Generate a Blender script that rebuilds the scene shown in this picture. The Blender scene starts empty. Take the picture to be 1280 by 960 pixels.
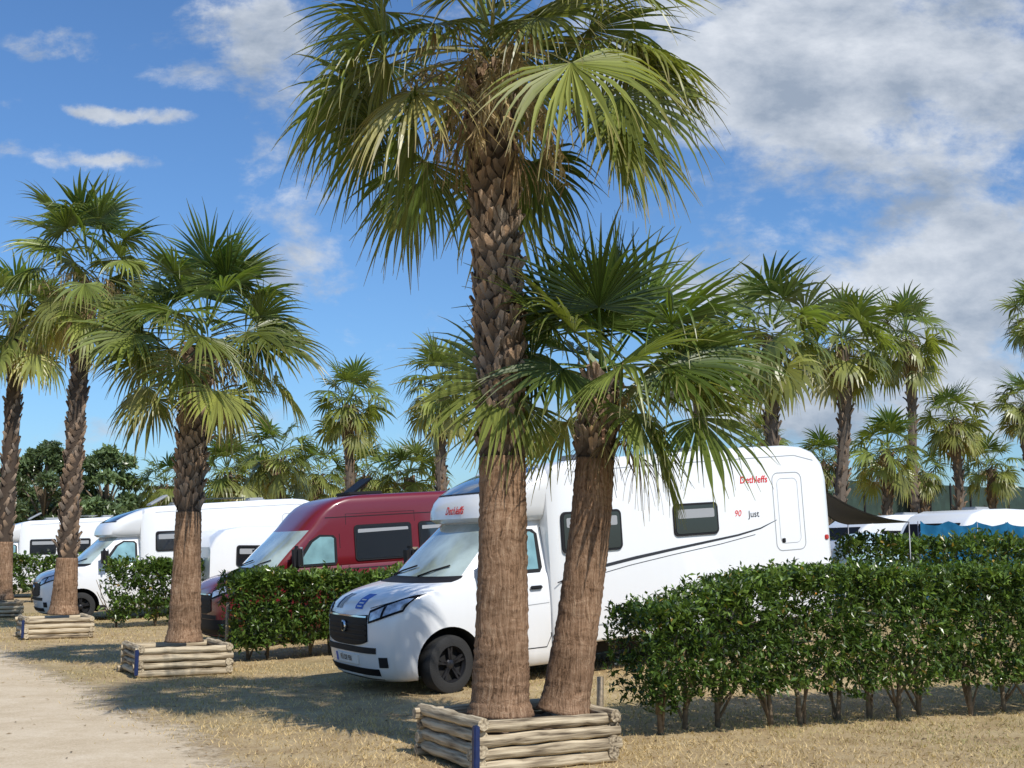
import bpy, bmesh, math, random
import numpy as np
from mathutils import Vector, Matrix, noise
random.seed(7); np.random.seed(7)
S = bpy.context.scene
COL = S.collection
R = math.radians
PITCH = R(7.9); FPX = 1500.0; CH = 1.7
E1 = Vector((.879, .477, 0)); E2 = Vector((-.477, .879, 0))
P1 = Vector((.035, 10.18, 0))

def at(px, py, Y):
    rx = px-640; ry = 480-py
    fy = FPX*math.cos(PITCH)-ry*math.sin(PITCH); fz = FPX*math.sin(PITCH)+ry*math.cos(PITCH)
    return Vector((rx/fy*Y, Y, CH+fz/fy*Y))
def sm(t):
    t = max(0, min(1, t)); return t*t*(3-2*t)
def g(x, y):
    dx = x-P1.x; dy = y-P1.y
    t = dx*E1.x+dy*E1.y; s = dx*E2.x+dy*E2.y
    return .065*max(0, min(9, t-1.3))*sm((s-1.2)/2.5)

# ------------------------------------------------------------ materials
def newmat(name):
    m = bpy.data.materials.new(name); m.use_nodes = True
    nt = m.node_tree; b = nt.nodes['Principled BSDF']
    return m, nt, b
def plain(name, col, rough=.5, metal=0, coat=0, bump=0, scale=30, var=0.0, spec=.5):
    m, nt, b = newmat(name)
    b.inputs['Base Color'].default_value = (*col, 1); b.inputs['Roughness'].default_value = rough
    b.inputs['Metallic'].default_value = metal; b.inputs['Coat Weight'].default_value = coat
    b.inputs['Coat Roughness'].default_value = .05
    b.inputs['Specular IOR Level'].default_value = spec
    tc = nt.nodes.new('ShaderNodeTexCoord')
    if var or bump:
        n = nt.nodes.new('ShaderNodeTexNoise'); n.inputs['Scale'].default_value = scale; n.inputs['Detail'].default_value = 6
        nt.links.new(tc.outputs['Object'], n.inputs['Vector'])
        if var:
            r = nt.nodes.new('ShaderNodeValToRGB')
            r.color_ramp.elements[0].position = .3; r.color_ramp.elements[1].position = .7
            r.color_ramp.elements[0].color = (*[c*(1-var) for c in col], 1)
            r.color_ramp.elements[1].color = (*[min(1, c*(1+var)) for c in col], 1)
            nt.links.new(n.outputs['Fac'], r.inputs['Fac']); nt.links.new(r.outputs['Color'], b.inputs['Base Color'])
        if bump:
            bp = nt.nodes.new('ShaderNodeBump'); bp.inputs['Strength'].default_value = bump; bp.inputs['Distance'].default_value = .02
            nt.links.new(n.outputs['Fac'], bp.inputs['Height']); nt.links.new(bp.outputs['Normal'], b.inputs['Normal'])
    return m
def leafmat(name, rough=.4, trans=.3, bumpy=False):
    m, nt, b = newmat(name)
    a = nt.nodes.new('ShaderNodeAttribute'); a.attribute_name = 'Col'
    nt.links.new(a.outputs['Color'], b.inputs['Base Color']); b.inputs['Roughness'].default_value = rough
    if trans:
        t = nt.nodes.new('ShaderNodeBsdfTranslucent'); mx = nt.nodes.new('ShaderNodeMixShader'); mx.inputs[0].default_value = trans
        hs = nt.nodes.new('ShaderNodeMixRGB'); hs.blend_type = 'MULTIPLY'; hs.inputs[0].default_value = 1; hs.inputs[2].default_value = (1.5, 1.5, .6, 1)
        nt.links.new(a.outputs['Color'], hs.inputs[1]); nt.links.new(hs.outputs[0], t.inputs[0])
        out = nt.nodes['Material Output']
        nt.links.new(b.outputs[0], mx.inputs[1]); nt.links.new(t.outputs[0], mx.inputs[2]); nt.links.new(mx.outputs[0], out.inputs[0])
    if bumpy:
        tc = nt.nodes.new('ShaderNodeTexCoord'); n = nt.nodes.new('ShaderNodeTexNoise'); n.inputs['Scale'].default_value = 40
        bp = nt.nodes.new('ShaderNodeBump'); bp.inputs['Distance'].default_value = .01
        nt.links.new(tc.outputs['Object'], n.inputs['Vector']); nt.links.new(n.outputs['Fac'], bp.inputs['Height']); nt.links.new(bp.outputs['Normal'], b.inputs['Normal'])
    return m
M = {}
def dirty_paint(name, col, dirt=(.45, .4, .33)):
    m, nt, b = newmat(name)
    b.inputs['Roughness'].default_value = .28; b.inputs['Coat Weight'].default_value = .6; b.inputs['Coat Roughness'].default_value = .06
    tc = nt.nodes.new('ShaderNodeTexCoord'); sp = nt.nodes.new('ShaderNodeSeparateXYZ'); nt.links.new(tc.outputs['Object'], sp.inputs[0])
    mr = nt.nodes.new('ShaderNodeMapRange'); mr.inputs[1].default_value = .9; mr.inputs[2].default_value = .15; mr.inputs[3].default_value = .06; mr.inputs[4].default_value = .6
    nt.links.new(sp.outputs[2], mr.inputs[0])
    n = nt.nodes.new('ShaderNodeTexNoise'); n.inputs['Scale'].default_value = 3; n.inputs['Detail'].default_value = 8
    mp = nt.nodes.new('ShaderNodeMapping'); mp.inputs['Scale'].default_value = (2, 2, .5)
    nt.links.new(tc.outputs['Object'], mp.inputs[0]); nt.links.new(mp.outputs[0], n.inputs['Vector'])
    mu = nt.nodes.new('ShaderNodeMath'); mu.operation = 'MULTIPLY'; nt.links.new(n.outputs['Fac'], mu.inputs[0]); nt.links.new(mr.outputs[0], mu.inputs[1])
    mx = nt.nodes.new('ShaderNodeMixRGB'); mx.inputs[1].default_value = (*col, 1); mx.inputs[2].default_value = (*dirt, 1)
    nt.links.new(mu.outputs[0], mx.inputs[0]); nt.links.new(mx.outputs[0], b.inputs['Base Color'])
    return m
M['white'] = dirty_paint('white_paint', (.8, .81, .82))
M['red'] = dirty_paint('red_paint', (.15, .008, .014), (.12, .07, .06))
M['black'] = plain('black_plastic', (.016, .016, .018), .6, spec=.2)
M['gloss'] = plain('gloss_black', (.008, .008, .01), .5, spec=.12)
M['under'] = plain('dark_underbody', (.012, .012, .012), .9)
M['tyre'] = plain('tyre_rubber', (.022, .022, .022), .85, bump=.3, scale=60)
M['rim'] = plain('dark_rim', (.03, .03, .034), .35, .5)
M['rims'] = plain('silver_rim', (.55, .55, .56), .3, .9)
M['chrome'] = plain('chrome', (.7, .7, .72), .12, 1)
M['grey'] = plain('grey_plastic', (.32, .33, .34), .5)
M['glass'] = plain('dark_glass', (.012, .014, .016), .04, coat=1)
M['screen'] = plain('screened_glass', (.33, .4, .385), .06, coat=1, var=.35, scale=2.2)
M['screenb'] = plain('screened_glass_blue', (.2, .36, .38), .08, coat=1, var=.3, scale=3)
M['lamp'] = plain('lamp_glass', (.5, .52, .55), .06, .5, coat=1, var=.5, scale=14)
M['redlamp'] = plain('red_lamp', (.5, .02, .015), .2, coat=1)
M['orange'] = plain('orange_lamp', (.7, .22, .02), .3)
M['redtext'] = plain('red_lettering', (.68, .03, .03), .5, spec=.2)
M['dark'] = plain('dark_lettering', (.03, .03, .035), .4)
M['blue'] = plain('blue_sticker', (.02, .1, .45), .4, spec=.3)
M['plate'] = plain('number_plate', (.75, .75, .72), .4)
M['navy'] = plain('navy_plate', (.01, .022, .085), .4, var=.2)
M['awn'] = plain('awning_cloth', (.05, .055, .065), .9, bump=.2)
M['bluecloth'] = plain('blue_cloth', (.015, .11, .22), .9, bump=.3, scale=6, var=.25, spec=.1)
M['palecloth'] = plain('pale_blue_cloth', (.42, .58, .66), .8, bump=.3, scale=6, var=.1)
M['metal'] = plain('metal_pole', (.25, .25, .27), .5, .8)
M['fence'] = plain('fence_green', (.022, .045, .035), .8, var=.3, scale=2)
M['soil'] = plain('planter_soil', (.16, .11, .07), .95, bump=1, scale=25, var=.4)
M['post'] = plain('post_wood', (.3, .24, .17), .85, bump=.5, var=.3)
M['leaf'] = leafmat('palm_leaf', .36, .33)
M['hleaf'] = leafmat('hedge_leaf', .28, .25)
M['dry'] = leafmat('dry_leaf', .8, .2)
M['boot'] = leafmat('leaf_base', .9, 0, True)
M['grass'] = leafmat('dry_grass', .8, .2)
M['stem'] = plain('hedge_stem', (.17, .13, .085), .9, bump=.6, var=.35, scale=20)

def trunkmat():
    m, nt, b = newmat('palm_trunk_fibre')
    L = nt.links.new; N = nt.nodes.new
    tc = N('ShaderNodeTexCoord')
    wn_ = N('ShaderNodeTexNoise'); wn_.inputs['Scale'].default_value = 2.5; wn_.inputs['Detail'].default_value = 3
    L(tc.outputs['Object'], wn_.inputs['Vector'])
    sb = N('ShaderNodeVectorMath'); sb.operation = 'MULTIPLY_ADD'; sb.inputs[1].default_value = (.12, .12, .35); L(wn_.outputs['Color'], sb.inputs[0]); L(tc.outputs['Object'], sb.inputs[2])
    mp = N('ShaderNodeMapping'); mp.inputs['Scale'].default_value = (34, 34, 2.6)
    n = N('ShaderNodeTexNoise'); n.inputs['Scale'].default_value = 1.5; n.inputs['Detail'].default_value = 10; n.inputs['Roughness'].default_value = .7
    L(sb.outputs[0], mp.inputs[0]); L(mp.outputs[0], n.inputs['Vector'])
    mp2 = N('ShaderNodeMapping'); mp2.inputs['Scale'].default_value = (5, 5, 17)
    n2 = N('ShaderNodeTexNoise'); n2.inputs['Scale'].default_value = 1; n2.inputs['Detail'].default_value = 6; n2.inputs['Distortion'].default_value = 1.2
    L(sb.outputs[0], mp2.inputs[0]); L(mp2.outputs[0], n2.inputs['Vector'])
    ad = N('ShaderNodeMixRGB'); ad.inputs[0].default_value = .24
    L(n.outputs['Fac'], ad.inputs[1]); L(n2.outputs['Fac'], ad.inputs[2])
    r = N('ShaderNodeValToRGB'); cr = r.color_ramp
    cr.elements[0].position = .36; cr.elements[0].color = (.06, .036, .021, 1)
    cr.elements[1].position = .66; cr.elements[1].color = (.5, .345, .22, 1)
    e = cr.elements.new(.46); e.color = (.24, .14, .08, 1)
    e = cr.elements.new(.55); e.color = (.35, .22, .135, 1)
    L(ad.outputs[0], r.inputs[0])
    n3 = N('ShaderNodeTexNoise'); n3.inputs['Scale'].default_value = 3; n3.inputs['Detail'].default_value = 3; L(tc.outputs['Object'], n3.inputs['Vector'])
    mr = N('ShaderNodeMapRange'); mr.inputs[1].default_value = .3; mr.inputs[2].default_value = .7; mr.inputs[3].default_value = .65; mr.inputs[4].default_value = 1.2; L(n3.outputs['Fac'], mr.inputs[0])
    mu = N('ShaderNodeVectorMath'); mu.operation = 'SCALE'; L(r.outputs[0], mu.inputs[0]); L(mr.outputs[0], mu.inputs['Scale'])
    L(mu.outputs[0], b.inputs['Base Color'])
    bp = N('ShaderNodeBump'); bp.inputs['Strength'].default_value = 1; bp.inputs['Distance'].default_value = .04
    L(ad.outputs[0], bp.inputs['Height']); L(bp.outputs[0], b.inputs['Normal'])
    b.inputs['Roughness'].default_value = .95; b.inputs['Specular IOR Level'].default_value = .2
    return m
M['trunk'] = trunkmat()
def logmat():
    m, nt, b = newmat('weathered_log')
    tc = nt.nodes.new('ShaderNodeTexCoord')
    mp = nt.nodes.new('ShaderNodeMapping'); mp.inputs['Scale'].default_value = (2, 30, 30)
    n = nt.nodes.new('ShaderNodeTexNoise'); n.inputs['Scale'].default_value = 1.2; n.inputs['Detail'].default_value = 8
    nt.links.new(tc.outputs['Object'], mp.inputs[0]); nt.links.new(mp.outputs[0], n.inputs['Vector'])
    oi = nt.nodes.new('ShaderNodeObjectInfo')
    ma = nt.nodes.new('ShaderNodeMath'); ma.operation = 'MULTIPLY_ADD'; ma.inputs[1].default_value = .2; nt.links.new(oi.outputs['Random'], ma.inputs[0]); nt.links.new(n.outputs['Fac'], ma.inputs[2])
    r = nt.nodes.new('ShaderNodeValToRGB'); cr = r.color_ramp
    cr.elements[0].position = .4; cr.elements[0].color = (.08, .06, .04, 1)
    cr.elements[1].position = .72; cr.elements[1].color = (.55, .46, .32, 1)
    e = cr.elements.new(.54); e.color = (.32, .255, .17, 1)
    nt.links.new(ma.outputs[0], r.inputs[0]); nt.links.new(r.outputs[0], b.inputs['Base Color'])
    bp = nt.nodes.new('ShaderNodeBump'); bp.inputs['Strength'].default_value = 1; bp.inputs['Distance'].default_value = .015
    nt.links.new(n.outputs['Fac'], bp.inputs['Height']); nt.links.new(bp.outputs[0], b.inputs['Normal'])
    b.inputs['Roughness'].default_value = .9; b.inputs['Specular IOR Level'].default_value = .2
    return m
M['log'] = logmat()
def groundmat(name, stops, sc, bump, green=None, fade=False):
    m, nt, b = newmat(name)
    tc = nt.nodes.new('ShaderNodeTexCoord')
    n = nt.nodes.new('ShaderNodeTexNoise'); n.inputs['Scale'].default_value = sc; n.inputs['Detail'].default_value = 12; n.inputs['Roughness'].default_value = .75
    nt.links.new(tc.outputs['Object'], n.inputs['Vector'])
    n3 = nt.nodes.new('ShaderNodeTexNoise'); n3.inputs['Scale'].default_value = 45; n3.inputs['Detail'].default_value = 6; n3.inputs['Roughness'].default_value = .8
    nt.links.new(tc.outputs['Object'], n3.inputs['Vector'])
    mx0 = nt.nodes.new('ShaderNodeMixRGB'); mx0.inputs[0].default_value = .5
    nt.links.new(n.outputs['Fac'], mx0.inputs[1]); nt.links.new(n3.outputs['Fac'], mx0.inputs[2])
    r = nt.nodes.new('ShaderNodeValToRGB'); cr = r.color_ramp
    cr.elements[0].position = stops[0][0]; cr.elements[0].color = (*stops[0][1], 1)
    cr.elements[1].position = stops[-1][0]; cr.elements[1].color = (*stops[-1][1], 1)
    for p, c in stops[1:-1]:
        e = cr.elements.new(p); e.color = (*c, 1)
    nt.links.new(mx0.outputs[0], r.inputs[0])
    last = r.outputs[0]
    if green:
        n2 = nt.nodes.new('ShaderNodeTexNoise'); n2.inputs['Scale'].default_value = .22; n2.inputs['Detail'].default_value = 5
        nt.links.new(tc.outputs['Object'], n2.inputs['Vector'])
        mr = nt.nodes.new('ShaderNodeMapRange'); mr.inputs[1].default_value = .5; mr.inputs[2].default_value = .68; mr.inputs[4].default_value = .6
        nt.links.new(n2.outputs['Fac'], mr.inputs[0])
        mx = nt.nodes.new('ShaderNodeMixRGB'); mx.inputs[2].default_value = (*green, 1)
        nt.links.new(mr.outputs[0], mx.inputs[0]); nt.links.new(last, mx.inputs[1]); last = mx.outputs[0]
    nt.links.new(last, b.inputs['Base Color'])
    bp = nt.nodes.new('ShaderNodeBump'); bp.inputs['Strength'].default_value = bump; bp.inputs['Distance'].default_value = .03
    nt.links.new(mx0.outputs[0], bp.inputs['Height']); nt.links.new(bp.outputs[0], b.inputs['Normal'])
    b.inputs['Roughness'].default_value = .95; b.inputs['Specular IOR Level'].default_value = .15
    if fade:
        a = nt.nodes.new('ShaderNodeAttribute'); a.attribute_name = 'Col'
        n4 = nt.nodes.new('ShaderNodeTexNoise'); n4.inputs['Scale'].default_value = 5; n4.inputs['Detail'].default_value = 10; n4.inputs['Roughness'].default_value = .8
        nt.links.new(tc.outputs['Object'], n4.inputs['Vector'])
        ma = nt.nodes.new('ShaderNodeMath'); ma.operation = 'ADD'; nt.links.new(a.outputs['Fac'], ma.inputs[0]); nt.links.new(n4.outputs['Fac'], ma.inputs[1])
        mr = nt.nodes.new('ShaderNodeMapRange'); mr.inputs[1].default_value = .85; mr.inputs[2].default_value = 1.1; nt.links.new(ma.outputs[0], mr.inputs[0])
        nt.links.new(mr.outputs[0], b.inputs['Alpha'])
    return m
M['ground'] = groundmat('dry_lawn', [(.36, (.17, .115, .06)), (.46, (.36, .255, .135)), (.56, (.48, .37, .21)), (.66, (.6, .49, .31))], 2.2, .8, (.22, .2, .08))
M['path'] = groundmat('gravel_path', [(.34, (.4, .305, .195)), (.5, (.57, .46, .315)), (.64, (.68, .575, .43))], 1.5, .5, fade=True)

# ------------------------------------------------------------ helpers
def mk(name, verts, faces, mats, parent=None, smooth=False, mi=None, col=None, sharp=None):
    me = bpy.data.meshes.new(name)
    me.from_pydata([tuple(v) for v in verts] if not isinstance(verts, np.ndarray) else verts.tolist(), [], faces if isinstance(faces, list) else faces.tolist())
    for m in (mats if isinstance(mats, (list, tuple)) else [mats]): me.materials.append(m)
    if mi is not None: me.polygons.foreach_set('material_index', mi)
    if smooth: me.polygons.foreach_set('use_smooth', [True]*len(me.polygons))
    if col is not None:
        ca = me.color_attributes.new('Col', 'FLOAT_COLOR', 'POINT')
        c = np.ones((len(me.vertices), 4), dtype=np.float32); c[:, :3] = np.array(col, dtype=np.float32)
        ca.data.foreach_set('color', c.ravel())
    me.update()
    if sharp: me.set_sharp_from_angle(angle=R(sharp))
    o = bpy.data.objects.new(name, me); COL.objects.link(o)
    if parent: o.parent = parent
    return o
def frombm(name, bm, mats, parent=None, smooth=False, sharp=None):
    bmesh.ops.recalc_face_normals(bm, faces=bm.faces)
    me = bpy.data.meshes.new(name); bm.to_mesh(me); bm.free()
    for m in (mats if isinstance(mats, (list, tuple)) else [mats]): me.materials.append(m)
    if smooth: me.polygons.foreach_set('use_smooth', [True]*len(me.polygons))
    if sharp: me.set_sharp_from_angle(angle=R(sharp))
    o = bpy.data.objects.new(name, me); COL.objects.link(o)
    if parent: o.parent = parent
    return o
def empty(name, loc, label, cat, group=None, rot=(0, 0, 0)):
    o = bpy.data.objects.new(name, None); COL.objects.link(o); o.location = loc; o.rotation_euler = rot
    o.empty_display_size = .2
    tag(o, label, cat, group); return o
def tag(o, label, cat, group=None):
    o['label'] = label; o['category'] = cat
    if group: o['group'] = group
def struct(o, label, cat):
    tag(o, label, cat); o['kind'] = 'structure'
def rbox(name, c, size, mat, parent=None, bev=.02, rot=None, seg=2):
    bm = bmesh.new(); bmesh.ops.create_cube(bm, size=1)
    bmesh.ops.scale(bm, vec=size, verts=bm.verts)
    if bev: bmesh.ops.bevel(bm, geom=bm.edges[:], offset=bev, segments=seg, affect='EDGES')
    if rot: bmesh.ops.rotate(bm, matrix=rot, cent=(0, 0, 0), verts=bm.verts)
    bmesh.ops.translate(bm, vec=c, verts=bm.verts)
    return frombm(name, bm, mat, parent, True, 40)
def tube_data(pts, rad, n=10, cap=True, jit=0):
    V = []; F = []
    pts = [Vector(p) for p in pts]
    for i, p in enumerate(pts):
        d = (pts[min(i+1, len(pts)-1)]-pts[max(i-1, 0)]).normalized()
        a = d.cross(Vector((0, 1, 0)) if abs(d.y) < .9 else Vector((1, 0, 0))).normalized(); b = d.cross(a)
        r = rad[i] if isinstance(rad, (list, tuple)) else rad
        for k in range(n):
            t = 2*math.pi*k/n; rr = r*(1+(random.uniform(-jit, jit) if jit else 0))
            V.append(p+a*math.cos(t)*rr+b*math.sin(t)*rr)
    for i in range(len(pts)-1):
        for k in range(n):
            F.append((i*n+k, i*n+(k+1) % n, (i+1)*n+(k+1) % n, (i+1)*n+k))
    if cap: F.append(tuple(range(n))[::-1]); F.append(tuple((len(pts)-1)*n+k for k in range(n)))
    return V, F
def tube(name, pts, rad, mat, parent=None, n=10, jit=0):
    V, F = tube_data(pts, rad, n, True, jit); return mk(name, V, F, mat, parent, True)
def text_mesh(body, size, mat, name, parent, mapf, shear=0, bold=0):
    cu = bpy.data.curves.new('t', 'FONT'); cu.body = body; cu.size = size; cu.align_x = 'CENTER'; cu.align_y = 'CENTER'
    cu.shear = shear; cu.offset = bold; cu.resolution_u = 3
    o = bpy.data.objects.new('t', cu); COL.objects.link(o)
    dg = bpy.context.evaluated_depsgraph_get(); dg.update()
    me = bpy.data.meshes.new_from_object(o.evaluated_get(dg))
    bpy.data.objects.remove(o)
    for v in me.vertices: v.co = Vector(mapf(v.co.x, v.co.y))
    me.materials.clear(); me.materials.append(mat)
    me.name = name
    q = bpy.data.objects.new(name, me); COL.objects.link(q); q.parent = parent
    return q

# ------------------------------------------------------------ leaves
def leaves(P, D, N, L, W, C, fold=.2):
    n = len(P)
    side = np.cross(D, N); side /= np.linalg.norm(side, axis=1)[:, None]+1e-9
    b = P; t = P+D*L[:, None]; m = P+D*(L*.45)[:, None]+N*(W*fold)[:, None]
    l = m+side*(W/2)[:, None]; r = m-side*(W/2)[:, None]
    V = np.stack([b, l, t, r], 1).reshape(-1, 3)
    i = np.arange(n)*4
    F = np.concatenate([np.stack([i, i+1, i+2], 1), np.stack([i, i+2, i+3], 1)])
    return V, F, np.repeat(C, 4, axis=0)
def unit(a): return a/(np.linalg.norm(a, axis=1)[:, None]+1e-9)

def hedge(label, p0, dvec, length, thick, hfun, nsprig, leafL, name='hedge', stems=True, low=.32, group='clipped hedges between the pitches', dark=1.0, stem_n=None):
    root = empty(name, (p0[0], p0[1], g(p0[0], p0[1])), label, 'hedge', group)
    d = Vector((dvec[0], dvec[1], 0)).normalized(); nrm = Vector((d.y, -d.x, 0))
    P = []; D = []; CC = []
    rs = np.random.RandomState(int(abs(p0[0]*13+p0[1]*7)*10) % 9999)
    for i in range(nsprig):
        u = rs.rand()*length
        ht = hfun(u)*(1+.06*noise.noise((u*1.7, 1, p0[0]))+.04*noise.noise((u*6, 3, p0[1])))
        lo = low*(1+.7*noise.noise((u*1.9, 9, 2)))
        th = thick*(1+.22*noise.noise((u*1.5, 5, p0[0])))
        f = rs.rand()
        if f < .28:   # top
            w = (rs.rand()-.5)*th; h = ht-abs(rs.normal(0, .05)); out = np.array([0, 0, 1.])+rs.normal(0, .4, 3)
            if rs.rand() < .12: h += rs.rand()*.1
        elif f < .8:   # front/back
            sgn = 1 if rs.rand() < .72 else -1
            h = lo+(ht-lo)*rs.rand()**.95
            bul = .78+.22*math.sin(math.pi*min(1, (h-lo)/(ht-lo)*.9+.1))
            w = sgn*(th/2*bul-abs(rs.normal(0, .07)))+.09*noise.noise((u*3, h*4, 7))
            out = np.array([nrm.x*sgn, nrm.y*sgn, .35])+rs.normal(0, .4, 3)
        else:
            w = (rs.rand()-.5)*th*.8; h = lo+(ht-lo)*rs.rand(); out = rs.normal(0, 1, 3)+np.array([0, 0, .5])
        x = d.x*u+nrm.x*w; y = d.y*u+nrm.y*w
        gz = g(p0[0]+x, p0[1]+y)-root.location.z
        o = np.array([x, y, h+gz]); out = out/np.linalg.norm(out)
        sl = leafL*rs.uniform(1.6, 3.2); k = 9
        tone = rs.rand(); tip = h > ht-.18
        for j in range(k):
            r_ = rs.normal(0, 1, 3); r_ -= out*np.dot(r_, out); r_ /= np.linalg.norm(r_)
            P.append(o+out*(sl*(j/k-.7))); ld = out*rs.uniform(.35, .9)+r_; D.append(ld/np.linalg.norm(ld))
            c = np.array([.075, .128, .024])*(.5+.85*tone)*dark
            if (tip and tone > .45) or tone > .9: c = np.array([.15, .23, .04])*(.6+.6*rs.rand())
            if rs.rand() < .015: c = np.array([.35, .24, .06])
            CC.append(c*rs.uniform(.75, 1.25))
    P = np.array(P); D = np.array(D); n = len(P)
    N = unit(rs.normal(0, .5, (n, 3))+np.array([0, 0, 1.2]))
    L = leafL*rs.uniform(.7, 1.25, n)
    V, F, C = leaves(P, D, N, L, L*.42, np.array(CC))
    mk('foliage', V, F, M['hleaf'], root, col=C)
    if stems:
        ns = stem_n or int(length/.45)
        for i in range(ns):
            u = (i+.5+rs.uniform(-.35, .35))/ns*length; w = rs.uniform(-.12, .18)
            x = d.x*u+nrm.x*w; y = d.y*u+nrm.y*w; gz = g(p0[0]+x, p0[1]+y)-root.location.z
            V = []; F = []
            def add(pts, rad):
                v, f = tube_data(pts, rad, 6); b = len(V); V.extend(v); F.extend([tuple(q+b for q in ff) for ff in f])
            top = Vector((x+rs.uniform(-.1, .1), y+rs.uniform(-.1, .1), gz+.5))
            add([(x, y, gz-.05), (x+rs.uniform(-.03, .03), y, gz+.25), top], [.03, .024, .02])
            for b in range(3):
                add([(x+rs.uniform(-.04, .04), y, gz+rs.uniform(-.03, .2)), top+Vector((rs.uniform(-.16, .16), rs.uniform(-.15, .15), -.1)), top+Vector((rs.uniform(-.4, .4), rs.uniform(-.35, .35), rs.uniform(.2, .6)))], [.015, .012, .006])
            mk('stem', V, F, M['stem'], root, True)
    return root

# ------------------------------------------------------------ palms
def dirv(az, el): return Vector((math.cos(az)*math.cos(el), math.sin(az)*math.cos(el), math.sin(el)))
GREEN = np.array([.095, .155, .03]); YEL = np.array([.3, .3, .08]); STRAW = np.array([.44, .33, .17]); BROWN = np.array([.2, .125, .065])
def fan(V, F, C, base, az, el, pet, RR, droop, age, nseg, hi=True, span=R(235), rnd=random, face=None):
    d = dirv(az, el); p = Vector(base); down = Vector((0, 0, -1))
    pc = GREEN*1.5*(1-age)+STRAW*.8*age
    steps = 4; pts = [p.copy()]
    for i in range(steps):
        p = p+d*(pet/steps); d = (d+down*droop*.16).normalized(); pts.append(p.copy())
    s = d.cross(Vector((0, 0, 1)))
    if s.length < .15: s = Vector((-math.sin(az), math.cos(az), 0))
    s.normalize(); tw = rnd.gauss(0, .45); s = Matrix.Rotation(tw, 3, d) @ s
    if face is not None:
        s = d.cross(Vector(face)).normalized()
    n = s.cross(d).normalized()
    b0 = len(V)
    for i, q in enumerate(pts):
        w = .022*(1-.5*i/steps)*(1 if hi else 1.5)
        V.append(q+s*w); V.append(q-s*w); V.append(q-n*w*.9)
        C.extend([pc]*3)
    for i in range(steps):
        a = b0+i*3
        for k in range(3): F.append((a+k, a+(k+1) % 3, a+3+(k+1) % 3, a+3+k))
    fr = [0, .26, .45, .6, .74, .88, 1.0] if hi else [0, .48, .74, 1.0]
    da = span/nseg
    basec = GREEN*(1-age)+YEL*age if age < .8 else YEL*(1-(age-.8)*5)+STRAW*((age-.8)*5)
    if age > 1: basec = STRAW*(2-age)+BROWN*(age-1)
    basec = basec*rnd.uniform(.7, 1.25)
    fold_n = rnd.uniform(-.1, .5)
    dead = age > 1
    ragged = rnd.random() < .3
    for i in range(nseg):
        a = span*((i+.5)/nseg-.5)+rnd.gauss(0, .01 if not dead else .06)
        rel = abs(a)/(span/2)
        L = RR*(1-.3*rel**2)*rnd.uniform(.82, 1.1)
        dd = (d*math.cos(a)+s*math.sin(a)+n*(fold_n*rel+(rnd.gauss(0, .2) if dead else 0))).normalized()
        side = (s*math.cos(a)-d*math.sin(a)).normalized()
        q = Vector(pts[-1]); r0 = 0; b1 = len(V)
        cs = basec*rnd.uniform(.7, 1.28)
        tipdroop = droop*rnd.uniform(.5, 1.5)+.1
        if rnd.random() < (.2 if ragged else .07): tipdroop += rnd.uniform(.8, 2)
        split = .2 if dead else .46+rnd.uniform(-.06, .05)
        sw = rnd.gauss(0, .09); curl = rnd.gauss(0, .06)
        ws_ = split*L*math.tan(da/2)*1.04
        for k, f in enumerate(fr):
            r = f*L; q = q+dd*(r-r0)
            if f <= split: w = r*math.tan(da/2)*1.04
            else: w = ws_*(1-((f-split)/(1-split))**1.05)*(1 if not dead else 1.2)
            w = max(w, .0022 if hi else .006)
            fold = w*.9
            cc = cs
            if f > .8: cc = cc*(1-.6*(.22+age))+STRAW*.6*(.22+age) if age < 1 else cc
            if hi:
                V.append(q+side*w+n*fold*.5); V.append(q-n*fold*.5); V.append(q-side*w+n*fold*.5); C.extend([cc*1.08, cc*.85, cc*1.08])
            else:
                V.append(q+side*w); V.append(q-side*w); C.extend([cc]*2)
            r0 = r
            if f >= .44: dd = dd+side*sw*.5+n*curl*.5
            dd = (dd+down*tipdroop*(.09 if f < .44 else .5)*(fr[min(k+1, len(fr)-1)]-f+.06)*2.5).normalized()
        m = 3 if hi else 2
        for k in range(len(fr)-1):
            for j in range(m-1):
                F.append((b1+k*m+j, b1+k*m+j+1, b1+(k+1)*m+j+1, b1+(k+1)*m+j))
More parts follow.
